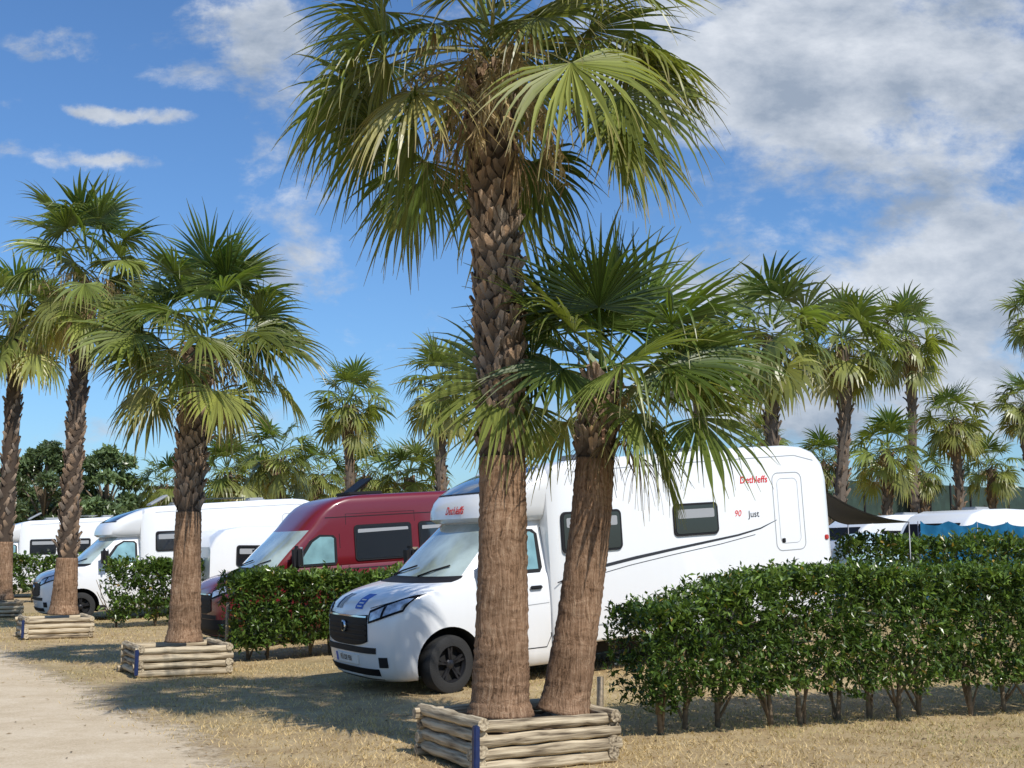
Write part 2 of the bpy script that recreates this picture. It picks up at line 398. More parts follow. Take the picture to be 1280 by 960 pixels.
def crown_data(n, pet, RR, nseg, hi, seed, elmax=80, elmin=-35, ndead=6, droop0=.35, droop1=1.2, age_pow=1.6, hgt=.5, clear_front=0, extra=(), stalks=0, deadsz=1.0):
    rnd = random.Random(seed); V = []; F = []; C = []
    def side_az(az, el):
        if not clear_front: return az
        a = (az+math.pi/2+math.pi) % (2*math.pi)-math.pi
        if abs(a) < clear_front and el < R(12): a = math.copysign(clear_front+rnd.random()*.6, a)
        return a-math.pi/2
    for i in range(n):
        f = (i+.5)/n; az = i*2.39996+rnd.uniform(-.3, .3)
        el = R(elmax+(elmin-elmax)*f**.85+rnd.uniform(-9, 9)); az = side_az(az, el)
        fan(V, F, C, (0.08*math.cos(az), .08*math.sin(az), hgt*(1-f)-.1), az, el, pet*rnd.uniform(.75, 1.25)*(.7+.4*f), RR*rnd.uniform(.8, 1.12), droop0+(droop1-droop0)*f, min(.95, f**age_pow*.7+rnd.uniform(0, .22)), nseg, hi, rnd=rnd)
    for ex in extra:
        az, el, pt, rr, dr, age = ex[:6]
        fan(V, F, C, (0, 0, .1), R(az), R(el), pt, rr, dr, age, nseg, hi, rnd=rnd, face=ex[6] if len(ex) > 6 else None)
    V2 = []; F2 = []; C2 = []
    for i in range(ndead):
        az = i*2.39996+rnd.uniform(-.6, .6); el = R(rnd.uniform(-75, -35)); az = side_az(az, el)
        fan(V2, F2, C2, (.1*math.cos(az), .1*math.sin(az), -.1-.2*rnd.random()), az, el, pet*rnd.uniform(.4, .8), RR*rnd.uniform(.5, .85)*deadsz, 1.8, rnd.uniform(1.1, 1.9), max(8, int(nseg*.5)), hi, span=R(110), rnd=rnd)
    for i in range(stalks):
        az = rnd.uniform(0, 6.28); el = R(rnd.uniform(-30, 35)); d = dirv(az, el); p = Vector((0, 0, -.05)); L = pet*rnd.uniform(.7, 1.3)
        pr = p.copy(); c = STRAW*rnd.uniform(.5, 1.0)
        for k in range(9):
            p = p+d*(L/9); d = (d+Vector((0, 0, -.2))).normalized(); k0 = len(V2)
            s = d.cross(Vector((0, 0, 1))).normalized()*.007
            V2 += [pr+s, pr-s, p-s, p+s]; C2 += [c]*4; F2.append((k0, k0+1, k0+2, k0+3)); pr = p.copy()
            if k > 2:
                for q in range(7):
                    e = p+Vector((rnd.gauss(0, .07), rnd.gauss(0, .07), -rnd.uniform(.05, .28))); w = Vector((rnd.gauss(0, 1), rnd.gauss(0, 1), 0)).normalized()*.006
                    m_ = (p+e)/2+Vector((rnd.gauss(0, .02), rnd.gauss(0, .02), .02)); k0 = len(V2); cc = c*rnd.uniform(.7, 1.4)
                    V2 += [p+w, p-w, m_-w*1.6, m_+w*1.6, e]; C2 += [cc]*5; F2 += [(k0, k0+1, k0+2, k0+3), (k0+3, k0+2, k0+4)]
    return (V, F, C), (V2, F2, C2)
def boots(V, F, C, path, rads, z0f, num, size, seed, spread=1.0):
    rnd = random.Random(seed)
    def pos(f):
        x = f*(len(path)-1); i = min(int(x), len(path)-2); t = x-i
        return path[i].lerp(path[i+1], t), rads[i]*(1-t)+rads[i+1]*t
    for i in range(num):
        f = z0f+(1-z0f)*(i+.5)/num; p, r = pos(f); az = i*2.39996+rnd.uniform(-.12, .12)
        o = Vector((math.cos(az), math.sin(az), 0)); t = Vector((-math.sin(az), math.cos(az), 0)); up = Vector((0, 0, 1))
        lean = (1 if i % 2 else -1)*rnd.uniform(.45, .95); u = (up+t*lean).normalized(); s = u.cross(o).normalized()
        L = size*rnd.uniform(.8, 1.3); w = size*.27*rnd.uniform(.8, 1.2); fl = rnd.uniform(.06, .26)*spread
        if rnd.random() < .06: fl *= 2.2
        b = p+o*(r*.93); m = b+u*L*.55+o*L*fl*.35; e = b+u*L+o*L*fl
        e -= t*lean*L*.12
        k = len(V); th = size*.13
        V += [b+s*w, b-s*w, m+s*w*.7, m-s*w*.7, e+s*w*.42, e-s*w*.42, m+s*w*.7-o*th, m-s*w*.7-o*th, e+s*w*.42-o*th*.8, e-s*w*.42-o*th*.8]
        F += [(k, k+1, k+3, k+2), (k+2, k+3, k+5, k+4), (k+4, k+5, k+9, k+8), (k, k+2, k+6), (k+1, k+7, k+3), (k+2, k+4, k+8, k+6), (k+3, k+7, k+9, k+5)]
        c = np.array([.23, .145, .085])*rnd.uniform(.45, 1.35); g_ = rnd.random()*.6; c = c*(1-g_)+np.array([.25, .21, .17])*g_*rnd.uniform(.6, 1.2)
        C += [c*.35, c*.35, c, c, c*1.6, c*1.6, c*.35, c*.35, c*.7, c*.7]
def palm(label, pts, split, crown, seed, name='palm_tree', bootn=220, bootsize=.2, group='palms planted in the log boxes', crown_off=(0, 0, .1), jit=.03):
    base = pts[0][0].copy(); root = empty(name, base, label, 'palm tree', group)
    lp = [p-base for p, r in pts]; lr = [r for p, r in pts]
    P = []; Q = []
    for i in range(len(lp)-1):
        for k in range(8):
            t = k/8; P.append(lp[i].lerp(lp[i+1], t)); Q.append(lr[i]*(1-t)+lr[i+1]*t)
    P.append(lp[-1]); Q.append(lr[-1])
    for it in range(6):
        P = [P[0]]+[(P[i-1]+P[i]*2+P[i+1])/4 for i in range(1, len(P)-1)]+[P[-1]]
    js = split*8
    LP = []; LQ = []
    for i in range(js):
        for k in range(4):
            t = k/4; LP.append(P[i].lerp(P[i+1], t)); LQ.append((Q[i]*(1-t)+Q[i+1]*t)*(1+random.uniform(-.022, .022)))
    LP.append(P[js]); LQ.append(Q[js])
    for k, m_ in enumerate((1.16, 1.13, 1.1, 1.07, 1.05, 1.03)): LQ[k] *= m_
    tube('trunk', LP, LQ, M['trunk'], root, 26, .018)
    V = []; F = []; C = []
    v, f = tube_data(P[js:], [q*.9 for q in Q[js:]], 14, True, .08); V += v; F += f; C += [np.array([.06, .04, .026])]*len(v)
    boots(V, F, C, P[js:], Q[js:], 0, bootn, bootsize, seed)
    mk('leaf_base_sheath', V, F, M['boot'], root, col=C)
    a, b = crown_data(seed=seed, **crown)
    off = lp[-1]+Vector(crown_off)
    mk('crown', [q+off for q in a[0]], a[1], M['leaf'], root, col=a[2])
    if b[0]: mk('dead_fronds', [q+off for q in b[0]], b[1], M['dry'], root, col=b[2])
    return root

def pp(px, py, Y, rpx): return (at(px, py, Y), rpx/FPX*Y*.97)
FR = (0, -1, .35)
palm('tallest palm with thick scaly trunk standing in the nearest log planter', [pp(625, 893, 10.1, 38), pp(627, 800, 10.1, 34), pp(629, 680, 10.1, 31), pp(628, 575, 10.1, 30), pp(625, 430, 10.12, 30), pp(618, 270, 10.15, 32), pp(614, 90, 10.15, 31)], 3,
     dict(n=36, pet=1.05, RR=1.06, nseg=42, hi=True, elmax=82, elmin=-20, ndead=6, droop0=.3, droop1=1.15, hgt=.7, clear_front=.5, stalks=26, deadsz=.7, age_pow=1.3,
          extra=[(212, -40, 1.15, .95, 1.0, .2), (150, -44, 1.15, .95, 1.0, .15), (55, -42, 1.1, .95, 1.0, .15), (-20, -14, 1.35, 1.05, 1.0, .45), (200, -8, 1.35, 1.05, 1.0, .5), (5, 12, 1.3, 1.05, 1.0, .4),
                 (235, 12, .8, .9, 1.1, .6), (300, 15, .8, .9, 1.1, .55), (182, -24, 1.25, .95, 1.1, .3), (-8, -28, 1.2, .95, 1.1, .3)]), 11, bootn=640, bootsize=.16, crown_off=(0, 0, .1))
palm('short leaning palm with bright green fans beside the tallest palm in the nearest planter', [pp(705, 890, 10.35, 31), pp(722, 780, 10.35, 27), pp(738, 660, 10.35, 26), pp(744, 575, 10.35, 25), pp(752, 475, 10.35, 25)], 3,
     dict(n=15, pet=.66, RR=.92, nseg=42, hi=True, elmax=82, elmin=-10, ndead=3, droop0=.1, droop1=.6, age_pow=2.4, hgt=.25, deadsz=.8, stalks=3,
          extra=[(186, 8, .62, .85, .4, .2, (-.2, -1, .8)), (196, -16, .8, .82, .7, .4, (-.1, -1, .8)), (225, 0, .5, .85, .45, .15, (0, -1, 1)), (-14, -20, .95, .85, .7, .25, (.2, -1, .7)),
                 (-35, 4, .65, .9, .5, .15, (.2, -1, .9)), (-5, 14, .85, .9, .5, .15, (.1, -1, .9)), (95, 74, .42, .95, .05, .1, (0, -1, .25)), (10, 55, .6, .92, .15, .1, (0, -1, .4)), (165, 50, .6, .92, .15, .1, (0, -1, .4)), (-50, -38, .6, .8, .9, .35), (-20, -48, .75, .8, .9, .35)]), 23, bootn=150, bootsize=.15, crown_off=(0, 0, 0))
palm('bushy palm in the second log planter, before the red van', [pp(230, 802, 17.2, 21), pp(233, 720, 17.2, 18), pp(236, 640, 17.2, 16), pp(239, 560, 17.2, 18), pp(250, 440, 17.2, 18)], 2,
     dict(n=34, pet=.88, RR=1.0, nseg=34, hi=True, elmax=82, elmin=-32, ndead=5, droop0=.25, droop1=1.05, age_pow=1.8, hgt=.6, stalks=8, extra=[(200, 5, .9, .95, .7, .35, (-.2, -1, .8)), (-20, 5, .9, .95, .7, .3, (.2, -1, .8))]), 31, bootn=320, bootsize=.18, crown_off=(.08, 0, .05))
palm('tall slim palm in the third log planter at the front of the left motorhome', [pp(79, 768, 24.2, 17), pp(84, 700, 24.2, 13), pp(90, 600, 24.2, 11), pp(97, 500, 24.2, 11), pp(108, 355, 24.2, 12)], 1,
     dict(n=36, pet=1.0, RR=1.05, nseg=26, hi=True, elmax=82, elmin=-50, ndead=9, droop0=.4, droop1=1.3, hgt=.7, stalks=18), 41, bootn=300, bootsize=.18)
palm('palm at the left edge of the photo in the farthest log planter', [pp(3, 750, 31.5, 12), pp(6, 680, 31.5, 10), pp(12, 580, 31.5, 10), pp(17, 500, 31.5, 10), pp(22, 410, 31.5, 10)], 1,
     dict(n=32, pet=1.0, RR=1.05, nseg=22, hi=False, elmax=80, elmin=-50, ndead=9, droop0=.4, droop1=1.3, hgt=.6, stalks=12), 43, bootn=150, bootsize=.2)

protos = []
for s in (101, 102, 103, 104, 105):
    a, b = crown_data(30, .9, 1.08, 18, False, s, elmax=78, elmin=-52, ndead=9, droop0=.45, droop1=1.35, hgt=.6, stalks=8, age_pow=1.2)
    ms = []
    for nm, dta, mt in (('crown', a, 'leaf'), ('dead_fronds', b, 'dry')):
        o = mk(nm, dta[0], dta[1], M[mt], None, col=dta[2]); ms.append(o.data); bpy.data.objects.remove(o)
    protos.append(ms)
def bgpalm(label, px, py, rpx, Y, lean=0, scale=None, group='palms beyond the parked campers', dead=True):
    top = at(px, py, Y); sc = scale or (rpx/FPX*Y/1.5)
    base = Vector((top.x-lean, Y, g(top.x, Y)))
    root = empty('palm_tree', base, label, 'palm tree', group)
    lt = top-base-Vector((0, 0, .2*sc)); n = 14
    pts = [Vector((0, 0, 0)).lerp(lt, i/n)+Vector((.08*math.sin(i*.5+px), 0, 0)) for i in range(n+1)]
    pts[-1] = lt
    r = .19
    V, F = tube_data(pts, [r*(1.25-.3*min(1, i/4))*(1 if i < n-3 else 1.25) for i in range(n+1)], 9)
    C = [np.array([.13, .1, .075])]*len(V); C = list(C)
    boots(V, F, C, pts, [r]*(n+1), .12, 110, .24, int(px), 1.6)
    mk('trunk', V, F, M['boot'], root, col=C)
    pr = protos[int(px) % 5]
    for me, nm in ((pr[0], 'crown'), (pr[1], 'dead_fronds')):
        o = bpy.data.objects.new(nm, me); COL.objects.link(o); o.parent = root; o.location = lt; o.scale = (sc, sc, sc*(.95+.03*(int(px*3) % 6))); o.rotation_euler = (R((px*7) % 18-9), R((px*11) % 18-9), px*.37)
    return root
BG = [
 ('slim palm rising behind the red van, ragged crown against blue sky', 438, 500, 50, 46),
 ('palm showing just left of the tall scaly trunk, behind the white motorhome', 553, 482, 56, 42),
 ('bushy low palm behind the roof of the left motorhome', 350, 568, 50, 50),
 ('low palm directly left of the bushy one above the left motorhome roof', 285, 590, 42, 56),
 ('low palm whose fronds show past the trunk of the second planter palm', 205, 605, 36, 60),
 ('low spreading palm left of the motorhome cab roof', 512, 592, 45, 46),
 ('low palm between the red van roof hatch and the slim palm', 400, 590, 40, 60),
 ('low palm behind the red van roof', 458, 590, 38, 66),
 ('large full-crowned palm above the rear of the white motorhome', 962, 415, 86, 32),
 ('palm with drooping yellowed crown right of the white motorhome', 1052, 425, 70, 37),
 ('tall slender palm with small crown over the dark green fence', 1133, 420, 52, 50),
 ('medium palm with round crown behind the right hand caravans', 1191, 522, 44, 52),
 ('low palm near the right edge above the caravan roofs', 1238, 582, 38, 58),
 ('low dense palm against the dark green fence', 1108, 562, 48, 46),
 ('low palm peeking over the rear roof of the white motorhome', 957, 552, 34, 56),
 ('palm cut off by the right edge of the photo, upper one', 1296, 395, 46, 34),
 ('palm cut off by the right edge of the photo, lower one', 1280, 505, 40, 46),
 ('low palm just behind the rear corner of the white motorhome', 1030, 575, 36, 62),
 ('palm half hidden behind the short leaning palm crown', 870, 450, 50, 44),
 ('palm hidden low behind the left motorhome middle', 320, 600, 36, 72),
 ('low palm under the medium round palm beside the fence', 1155, 590, 30, 60),
]
for i, (lb, px, py, r, Y) in enumerate(BG):
    bgpalm(lb, px, py, r, Y, lean=random.uniform(-.3, .3))

# ------------------------------------------------------------ planters
def make_planter(label, c):
    root = empty('log_planter', (c[0], c[1], 0), label, 'planter', 'log planters along the path', (0, 0, math.atan2(E1.y, E1.x)))
    LX, LY = 1.2, 1.02; r = .05
    def logmesh(L, seed):
        rnd = random.Random(seed); n = 12; pts = [(-L/2+L*i/n, rnd.uniform(-.004, .004), rnd.uniform(-.004, .004)) for i in range(n+1)]
        V, F = tube_data(pts, [r*rnd.uniform(.88, 1.04) for _ in pts], 12, True, .04)
        o = mk('log', V, F, M['log'], None, True, sharp=50); me = o.data; bpy.data.objects.remove(o); return me
    mx = [logmesh(LX+.1, 1), logmesh(LX+.16, 2), logmesh(LX+.12, 5)]; my = [logmesh(LY+.08, 3), logmesh(LY+.13, 4)]
    rnd = random.Random(int(c[1]*10))
    for k in range(4):
        for s in (-1, 1):
            o = bpy.data.objects.new('log', mx[(k+(s > 0)) % 3]); COL.objects.link(o); o.parent = root
            o.location = (rnd.uniform(-.025, .025), s*(LY/2)+rnd.uniform(-.008, .008), r+k*.1); o.rotation_euler = (rnd.uniform(0, 6), rnd.uniform(-.012, .012), rnd.uniform(-.012, .012))
            o = bpy.data.objects.new('log', my[k % 2]); COL.objects.link(o); o.parent = root
            o.location = (s*(LX/2)+rnd.uniform(-.008, .008), rnd.uniform(-.015, .015), r+k*.1+.03); o.rotation_euler = (rnd.uniform(0, 6), rnd.uniform(-.012, .012), math.pi/2+rnd.uniform(-.012, .012))
    n = 24; V = []; F = []
    for i in range(n+1):
        for j in range(n+1):
            x = (i/n-.5)*(LX-.06); y = (j/n-.5)*(LY-.06); V.append((x, y, .3+.05*noise.noise((x*4, y*4, c[1]))+.03*noise.noise((x*14, y*14, c[1]))-.02))
    for i in range(n):
        for j in range(n): a = i*(n+1)+j; F.append((a, a+n+1, a+n+2, a+1))
    mk('soil', V, F, M['soil'], root, True)
    rbox('corner_plate', (-LX/2-.062, -LY/2-.062, .21), (.05, .05, .34), M['navy'], root, .008)
    return root
make_planter('weathered log planter holding the two nearest palms', (.035, 10.22))
make_planter('log planter around the bushy palm before the red van', (-4.72, 17.25))
make_planter('log planter around the slim palm before the left motorhome', (-9.05, 24.2))
make_planter('log planter at the left edge of the photo', (-13.4, 31.5))

# ------------------------------------------------------------ vehicles
def interp(levels, z, k):
    if z <= levels[0][0]: return levels[0][k]
    for a, b in zip(levels, levels[1:]):
        if z <= b[0]:
            t = (z-a[0])/(b[0]-a[0]); return a[k]*(1-t)+b[k]*t
    return levels[-1][k]
def lv_point(levels, th, z, off=0):
    xf, a, w, n = (interp(levels, z, k) for k in (1, 2, 3, 4))
    sn, cs = math.sin(th), math.cos(th)
    y = w*math.copysign(abs(sn)**(2/n), sn); x = xf-a+a*abs(cs)**(2/n)
    nx = abs(cs)**(2-2/n)/a; ny = math.copysign(abs(sn)**(2-2/n), sn)/w; l = math.hypot(nx, ny)
    return Vector((x+nx/l*off, y+ny/l*off, z))
def loft_levels(levels, xback, nf=36, ns=5):
    V = []; F = []; info = []
    N = nf+1+2*ns
    for (z, xf, a, w, n) in levels:
        xc = xf-a
        for k in range(ns): V.append((xback+(xc-xback)*k/ns, w, z))
        for i in range(nf+1):
            th = math.pi/2-math.pi*i/nf; p = lv_point([(z, xf, a, w, n)], th, z); V.append(tuple(p))
        for k in range(ns): V.append((xc+(xback-xc)*(k+1)/ns, -w, z))
    for i in range(len(levels)-1):
        for j in range(N-1):
            F.append((i*N+j, i*N+j+1, (i+1)*N+j+1, (i+1)*N+j)); info.append((i, j-ns))
        F.append((i*N+N-1, i*N, (i+1)*N, (i+1)*N+N-1)); info.append((i, 999))
    F.append(tuple(range(N))); info.append((-1, 0)); F.append(tuple((len(levels)-1)*N+j for j in range(N))[::-1]); info.append((-2, 0))
    return V, F, info
def lpatch(name, levels, th0, th1, zlo, zhi, off, mat, parent, n=10, m=5, thick=0):
    V = []; F = []
    for i in range(n+1):
        u = i/n; th = th0+(th1-th0)*u
        a = zlo(u) if callable(zlo) else zlo; b = zhi(u) if callable(zhi) else zhi
        for j in range(m+1):
            V.append(lv_point(levels, th, a+(b-a)*j/m, off))
    for i in range(n):
        for j in range(m): a = i*(m+1)+j; F.append((a, a+m+1, a+m+2, a+1))
    k = len(V)
    if thick:
        for i in range(n+1):
            u = i/n; th = th0+(th1-th0)*u
            a = zlo(u) if callable(zlo) else zlo; b = zhi(u) if callable(zhi) else zhi
            for j in range(m+1): V.append(lv_point(levels, th, a+(b-a)*j/m, off-thick))
        idx = lambda i, j: i*(m+1)+j
        for i in range(n):
            for j in (0, m): F.append((idx(i, j), idx(i+1, j), k+idx(i+1, j), k+idx(i, j)))
        for j in range(m):
            for i in (0, n): F.append((idx(i, j), idx(i, j+1), k+idx(i, j+1), k+idx(i, j)))
    bm = bmesh.new(); vs = [bm.verts.new(v) for v in V]
    for f in F: bm.faces.new([vs[q] for q in f])
    return frombm(name, bm, mat, parent, True, 35)
def boolcut(V, F, mi, mats, cuts):
    a = mk('tmp_a', V, F, mats, None, mi=mi)
    bm = bmesh.new(); bm.from_mesh(a.data); bmesh.ops.recalc_face_normals(bm, faces=bm.faces); bm.to_mesh(a.data); bm.free()
    objs = []
    for (x, z, r, y0, y1) in cuts:
        bm = bmesh.new(); bmesh.ops.create_cone(bm, cap_ends=True, segments=40, radius1=r, radius2=r, depth=y1-y0)
        bmesh.ops.rotate(bm, matrix=Matrix.Rotation(math.pi/2, 3, 'X'), cent=(0, 0, 0), verts=bm.verts)
        bmesh.ops.translate(bm, vec=(x, (y0+y1)/2, z), verts=bm.verts)
        for f in bm.faces: f.material_index = 2
        me = bpy.data.meshes.new('c'); bm.to_mesh(me); bm.free()
        for m_ in mats: me.materials.append(m_)
        o = bpy.data.objects.new('tmp_c', me); COL.objects.link(o); objs.append(o)
        md = a.modifiers.new('b', 'BOOLEAN'); md.object = o; md.operation = 'DIFFERENCE'; md.solver = 'EXACT'
    dg = bpy.context.evaluated_depsgraph_get(); dg.update()
    me = bpy.data.meshes.new_from_object(a.evaluated_get(dg))
    for o in objs+[a]: bpy.data.objects.remove(o)
    return me
def split_parts(me, names, mats, parent, sharp=32):
    out = {}
    for idx, nm in names.items():
        bm = bmesh.new(); bm.from_mesh(me)
        others = [k for k in names if k != 0]
        dele = [f for f in bm.faces if (f.material_index != idx if idx != 0 else f.material_index in others)]
        bmesh.ops.delete(bm, geom=dele, context='FACES')
        m2 = bpy.data.meshes.new(nm); bm.to_mesh(m2); bm.free()
        for q in mats:
            m2.materials.append(q)
        m2.polygons.foreach_set('use_smooth', [True]*len(m2.polygons)); m2.set_sharp_from_angle(angle=R(sharp))
        o = bpy.data.objects.new(nm, m2); COL.objects.link(o); o.parent = parent; out[nm] = o
    return out
def loft_x(stations, nc=5):
    V = []; F = []
    for (x, w, z0, z1, r) in stations:
        for (cy, cz, a0) in ((w-r, z1-r, 0), (-w+r, z1-r, 90), (-w+r*.4, z0+r*.4, 180), (w-r*.4, z0+r*.4, 270)):
            rr = r if a0 < 180 else r*.4
            for k in range(nc+1):
                a = R(a0+90*k/nc); V.append((x, cy+rr*math.cos(a), cz+rr*math.sin(a)))
    N = 4*(nc+1)
    for i in range(len(stations)-1):
        for j in range(N): F.append((i*N+j, i*N+(j+1) % N, (i+1)*N+(j+1) % N, (i+1)*N+j))
    F.append(tuple(range(N))); F.append(tuple((len(stations)-1)*N+j for j in range(N))[::-1])
    return V, F
def rrect(x0, x1, z0, z1, r, n=5):
    pts = []
    for (cx, cz, a0) in ((x1-r, z1-r, 0), (x0+r, z1-r, 90), (x0+r, z0+r, 180), (x1-r, z0+r, 270)):
        for k in range(n+1):
            a = R(a0+90*k/n); pts.append((cx+r*math.cos(a), cz+r*math.sin(a)))
    return pts
def prism_side(name, pts, wf, off0, off1, mat, parent, side=1):
    n = len(pts); V = []
    for o in (off0, off1):
        for x, z in pts: V.append((x, side*(wf(x, z)+o), z))
    F = [tuple(range(n)), tuple(range(n, 2*n))]+[(i, (i+1) % n, n+(i+1) % n, n+i) for i in range(n)]
    bm = bmesh.new(); vs = [bm.verts.new(v) for v in V]
    for f in F: bm.faces.new([vs[q] for q in f])
    return frombm(name, bm, mat, parent, True, 30)
def strip_side(name, pts, width, wf, off, mat, parent, side=1):
    V = []; F = []
    for i, (x, z) in enumerate(pts):
        a = pts[max(0, i-1)]; b = pts[min(len(pts)-1, i+1)]
        dx, dz = b[0]-a[0], b[1]-a[1]; l = math.hypot(dx, dz) or 1
        w = width[i] if isinstance(width, list) else width
        for s in (1, -1):
            xx, zz = x-dz/l*w/2*s, z+dx/l*w/2*s; V.append((xx, side*(wf(xx, zz)+off), zz))
    for i in range(len(pts)-1): F.append((2*i, 2*i+1, 2*i+3, 2*i+2))
    return mk(name, V, F, mat, parent)
def window(parent, x0, x1, z0, z1, wf, mat='glass', r=.07, side=1):
    w = prism_side('window', rrect(x0, x1, z0, z1, r), wf, -.01, .022, M['black'], parent, side)
    prism_side('pane', rrect(x0+.03, x1-.03, z0+.03, z1-.03, r*.7), wf, .0, .028, M[mat], w, side)
    if mat == 'glass' and z1-z0 > .35: prism_side('blind', rrect(x0+.07, x1-.07, z1-.2, z1-.08, .02), wf, .01, .030, M['grey'], w, side)
    return w
def lathe_y(prof, n=40):
    V = []; F = []
    for (y, r) in prof:
        for k in range(n):
            a = 2*math.pi*k/n; V.append((r*math.cos(a), y, r*math.sin(a)))
    for i in range(len(prof)-1):
        for k in range(n): F.append((i*n+k, i*n+(k+1) % n, (i+1)*n+(k+1) % n, (i+1)*n+k))
    return V, F
def wheel(parent, x, y, side, rimmat='rim', r=.345, steer=0):
    V, F = lathe_y([(-.09, .01), (-.09, .19), (.02, .2), (.02, .01)], 24)
    h = mk('wheel', V, F, M['under'], parent, True, sharp=40); h.location = (x, y, r); h.rotation_euler = (0, 0, steer+(0 if side > 0 else math.pi))
    prof = [(-.11, .215), (-.12, .29), (-.1, .335), (-.05, r), (.05, r), (.1, .335), (.12, .29), (.11, .215), (.09, .215), (.0, .21)]
    V, F = lathe_y(prof, 44); mk('tyre', V, F, M['tyre'], h, True, sharp=50)
    V, F = lathe_y([(.0, .2), (.085, .205), (.1, .212), (.095, .22), (.07, .2), (.05, .195)], 40)
    v, f = lathe_y([(.05, .001), (.09, .001), (.09, .035), (.075, .06), (.05, .062)], 24); b = len(V); V += v; F += [tuple(q+b for q in ff) for ff in f]
    for k in range(5):
        for dlt in (-.13, .13):
            a = k*2*math.pi/5+.3; a2 = a+dlt; b = len(V)
            for rr, aa, yy, ww in ((.05, a, .082, .02), (.205, a2, .09, .013)):
                c = Vector((math.cos(aa)*rr, 0, math.sin(aa)*rr)); t = Vector((-math.sin(a), 0, math.cos(a)))*ww
                for s in (1, -1):
                    q = c+t*s; V.append((q.x, yy, q.z)); V.append((q.x, yy-.03, q.z))
            F += [(b, b+2, b+6, b+4), (b, b+4, b+5, b+1), (b+2, b+3, b+7, b+6)]
    mk('rim', V, F, M[rimmat], h, True, sharp=35)
    return h
CABW = [(.2, -.18, .44, .93, 3), (.25, -.09, .46, .98, 3), (.36, -.05, .46, 1.0, 3.2), (.55, -.03, .45, 1.01, 3.4), (.75, -.03, .45, 1.02, 3.4), (.9, -.035, .45, 1.025, 3.3), (1.0, -.055, .47, 1.025, 3.2),
        (1.09, -.1, .5, 1.02, 3), (1.16, -.18, .54, 1.015, 2.9), (1.225, -.33, .57, 1.01, 2.8), (1.28, -.55, .58, 1.0, 2.7), (1.32, -.76, .55, .985, 2.6), (1.345, -.87, .52, .97, 2.6),
        (1.5, -1.03, .51, .94, 2.6), (1.66, -1.2, .5, .905, 2.6), (1.82, -1.39, .49, .87, 2.6), (1.99, -1.58, .48, .84, 2.6)]
def slope_pose(nose, head, axle_r):
    fa = nose-head*.95; ra = nose-head*axle_r
    zf = g(fa.x, fa.y); zr = g(ra.x, ra.y); sl = (zr-zf)/(axle_r-.95)
    return math.atan(sl), zf-sl*.95
def vroot(name, label, cat, nose, head, axle_r, group=None):
    p, z = slope_pose(nose, head, axle_r)
    return empty(name, (nose.x, nose.y, z), label, cat, group, (0, p, math.atan2(head.y, head.x)))
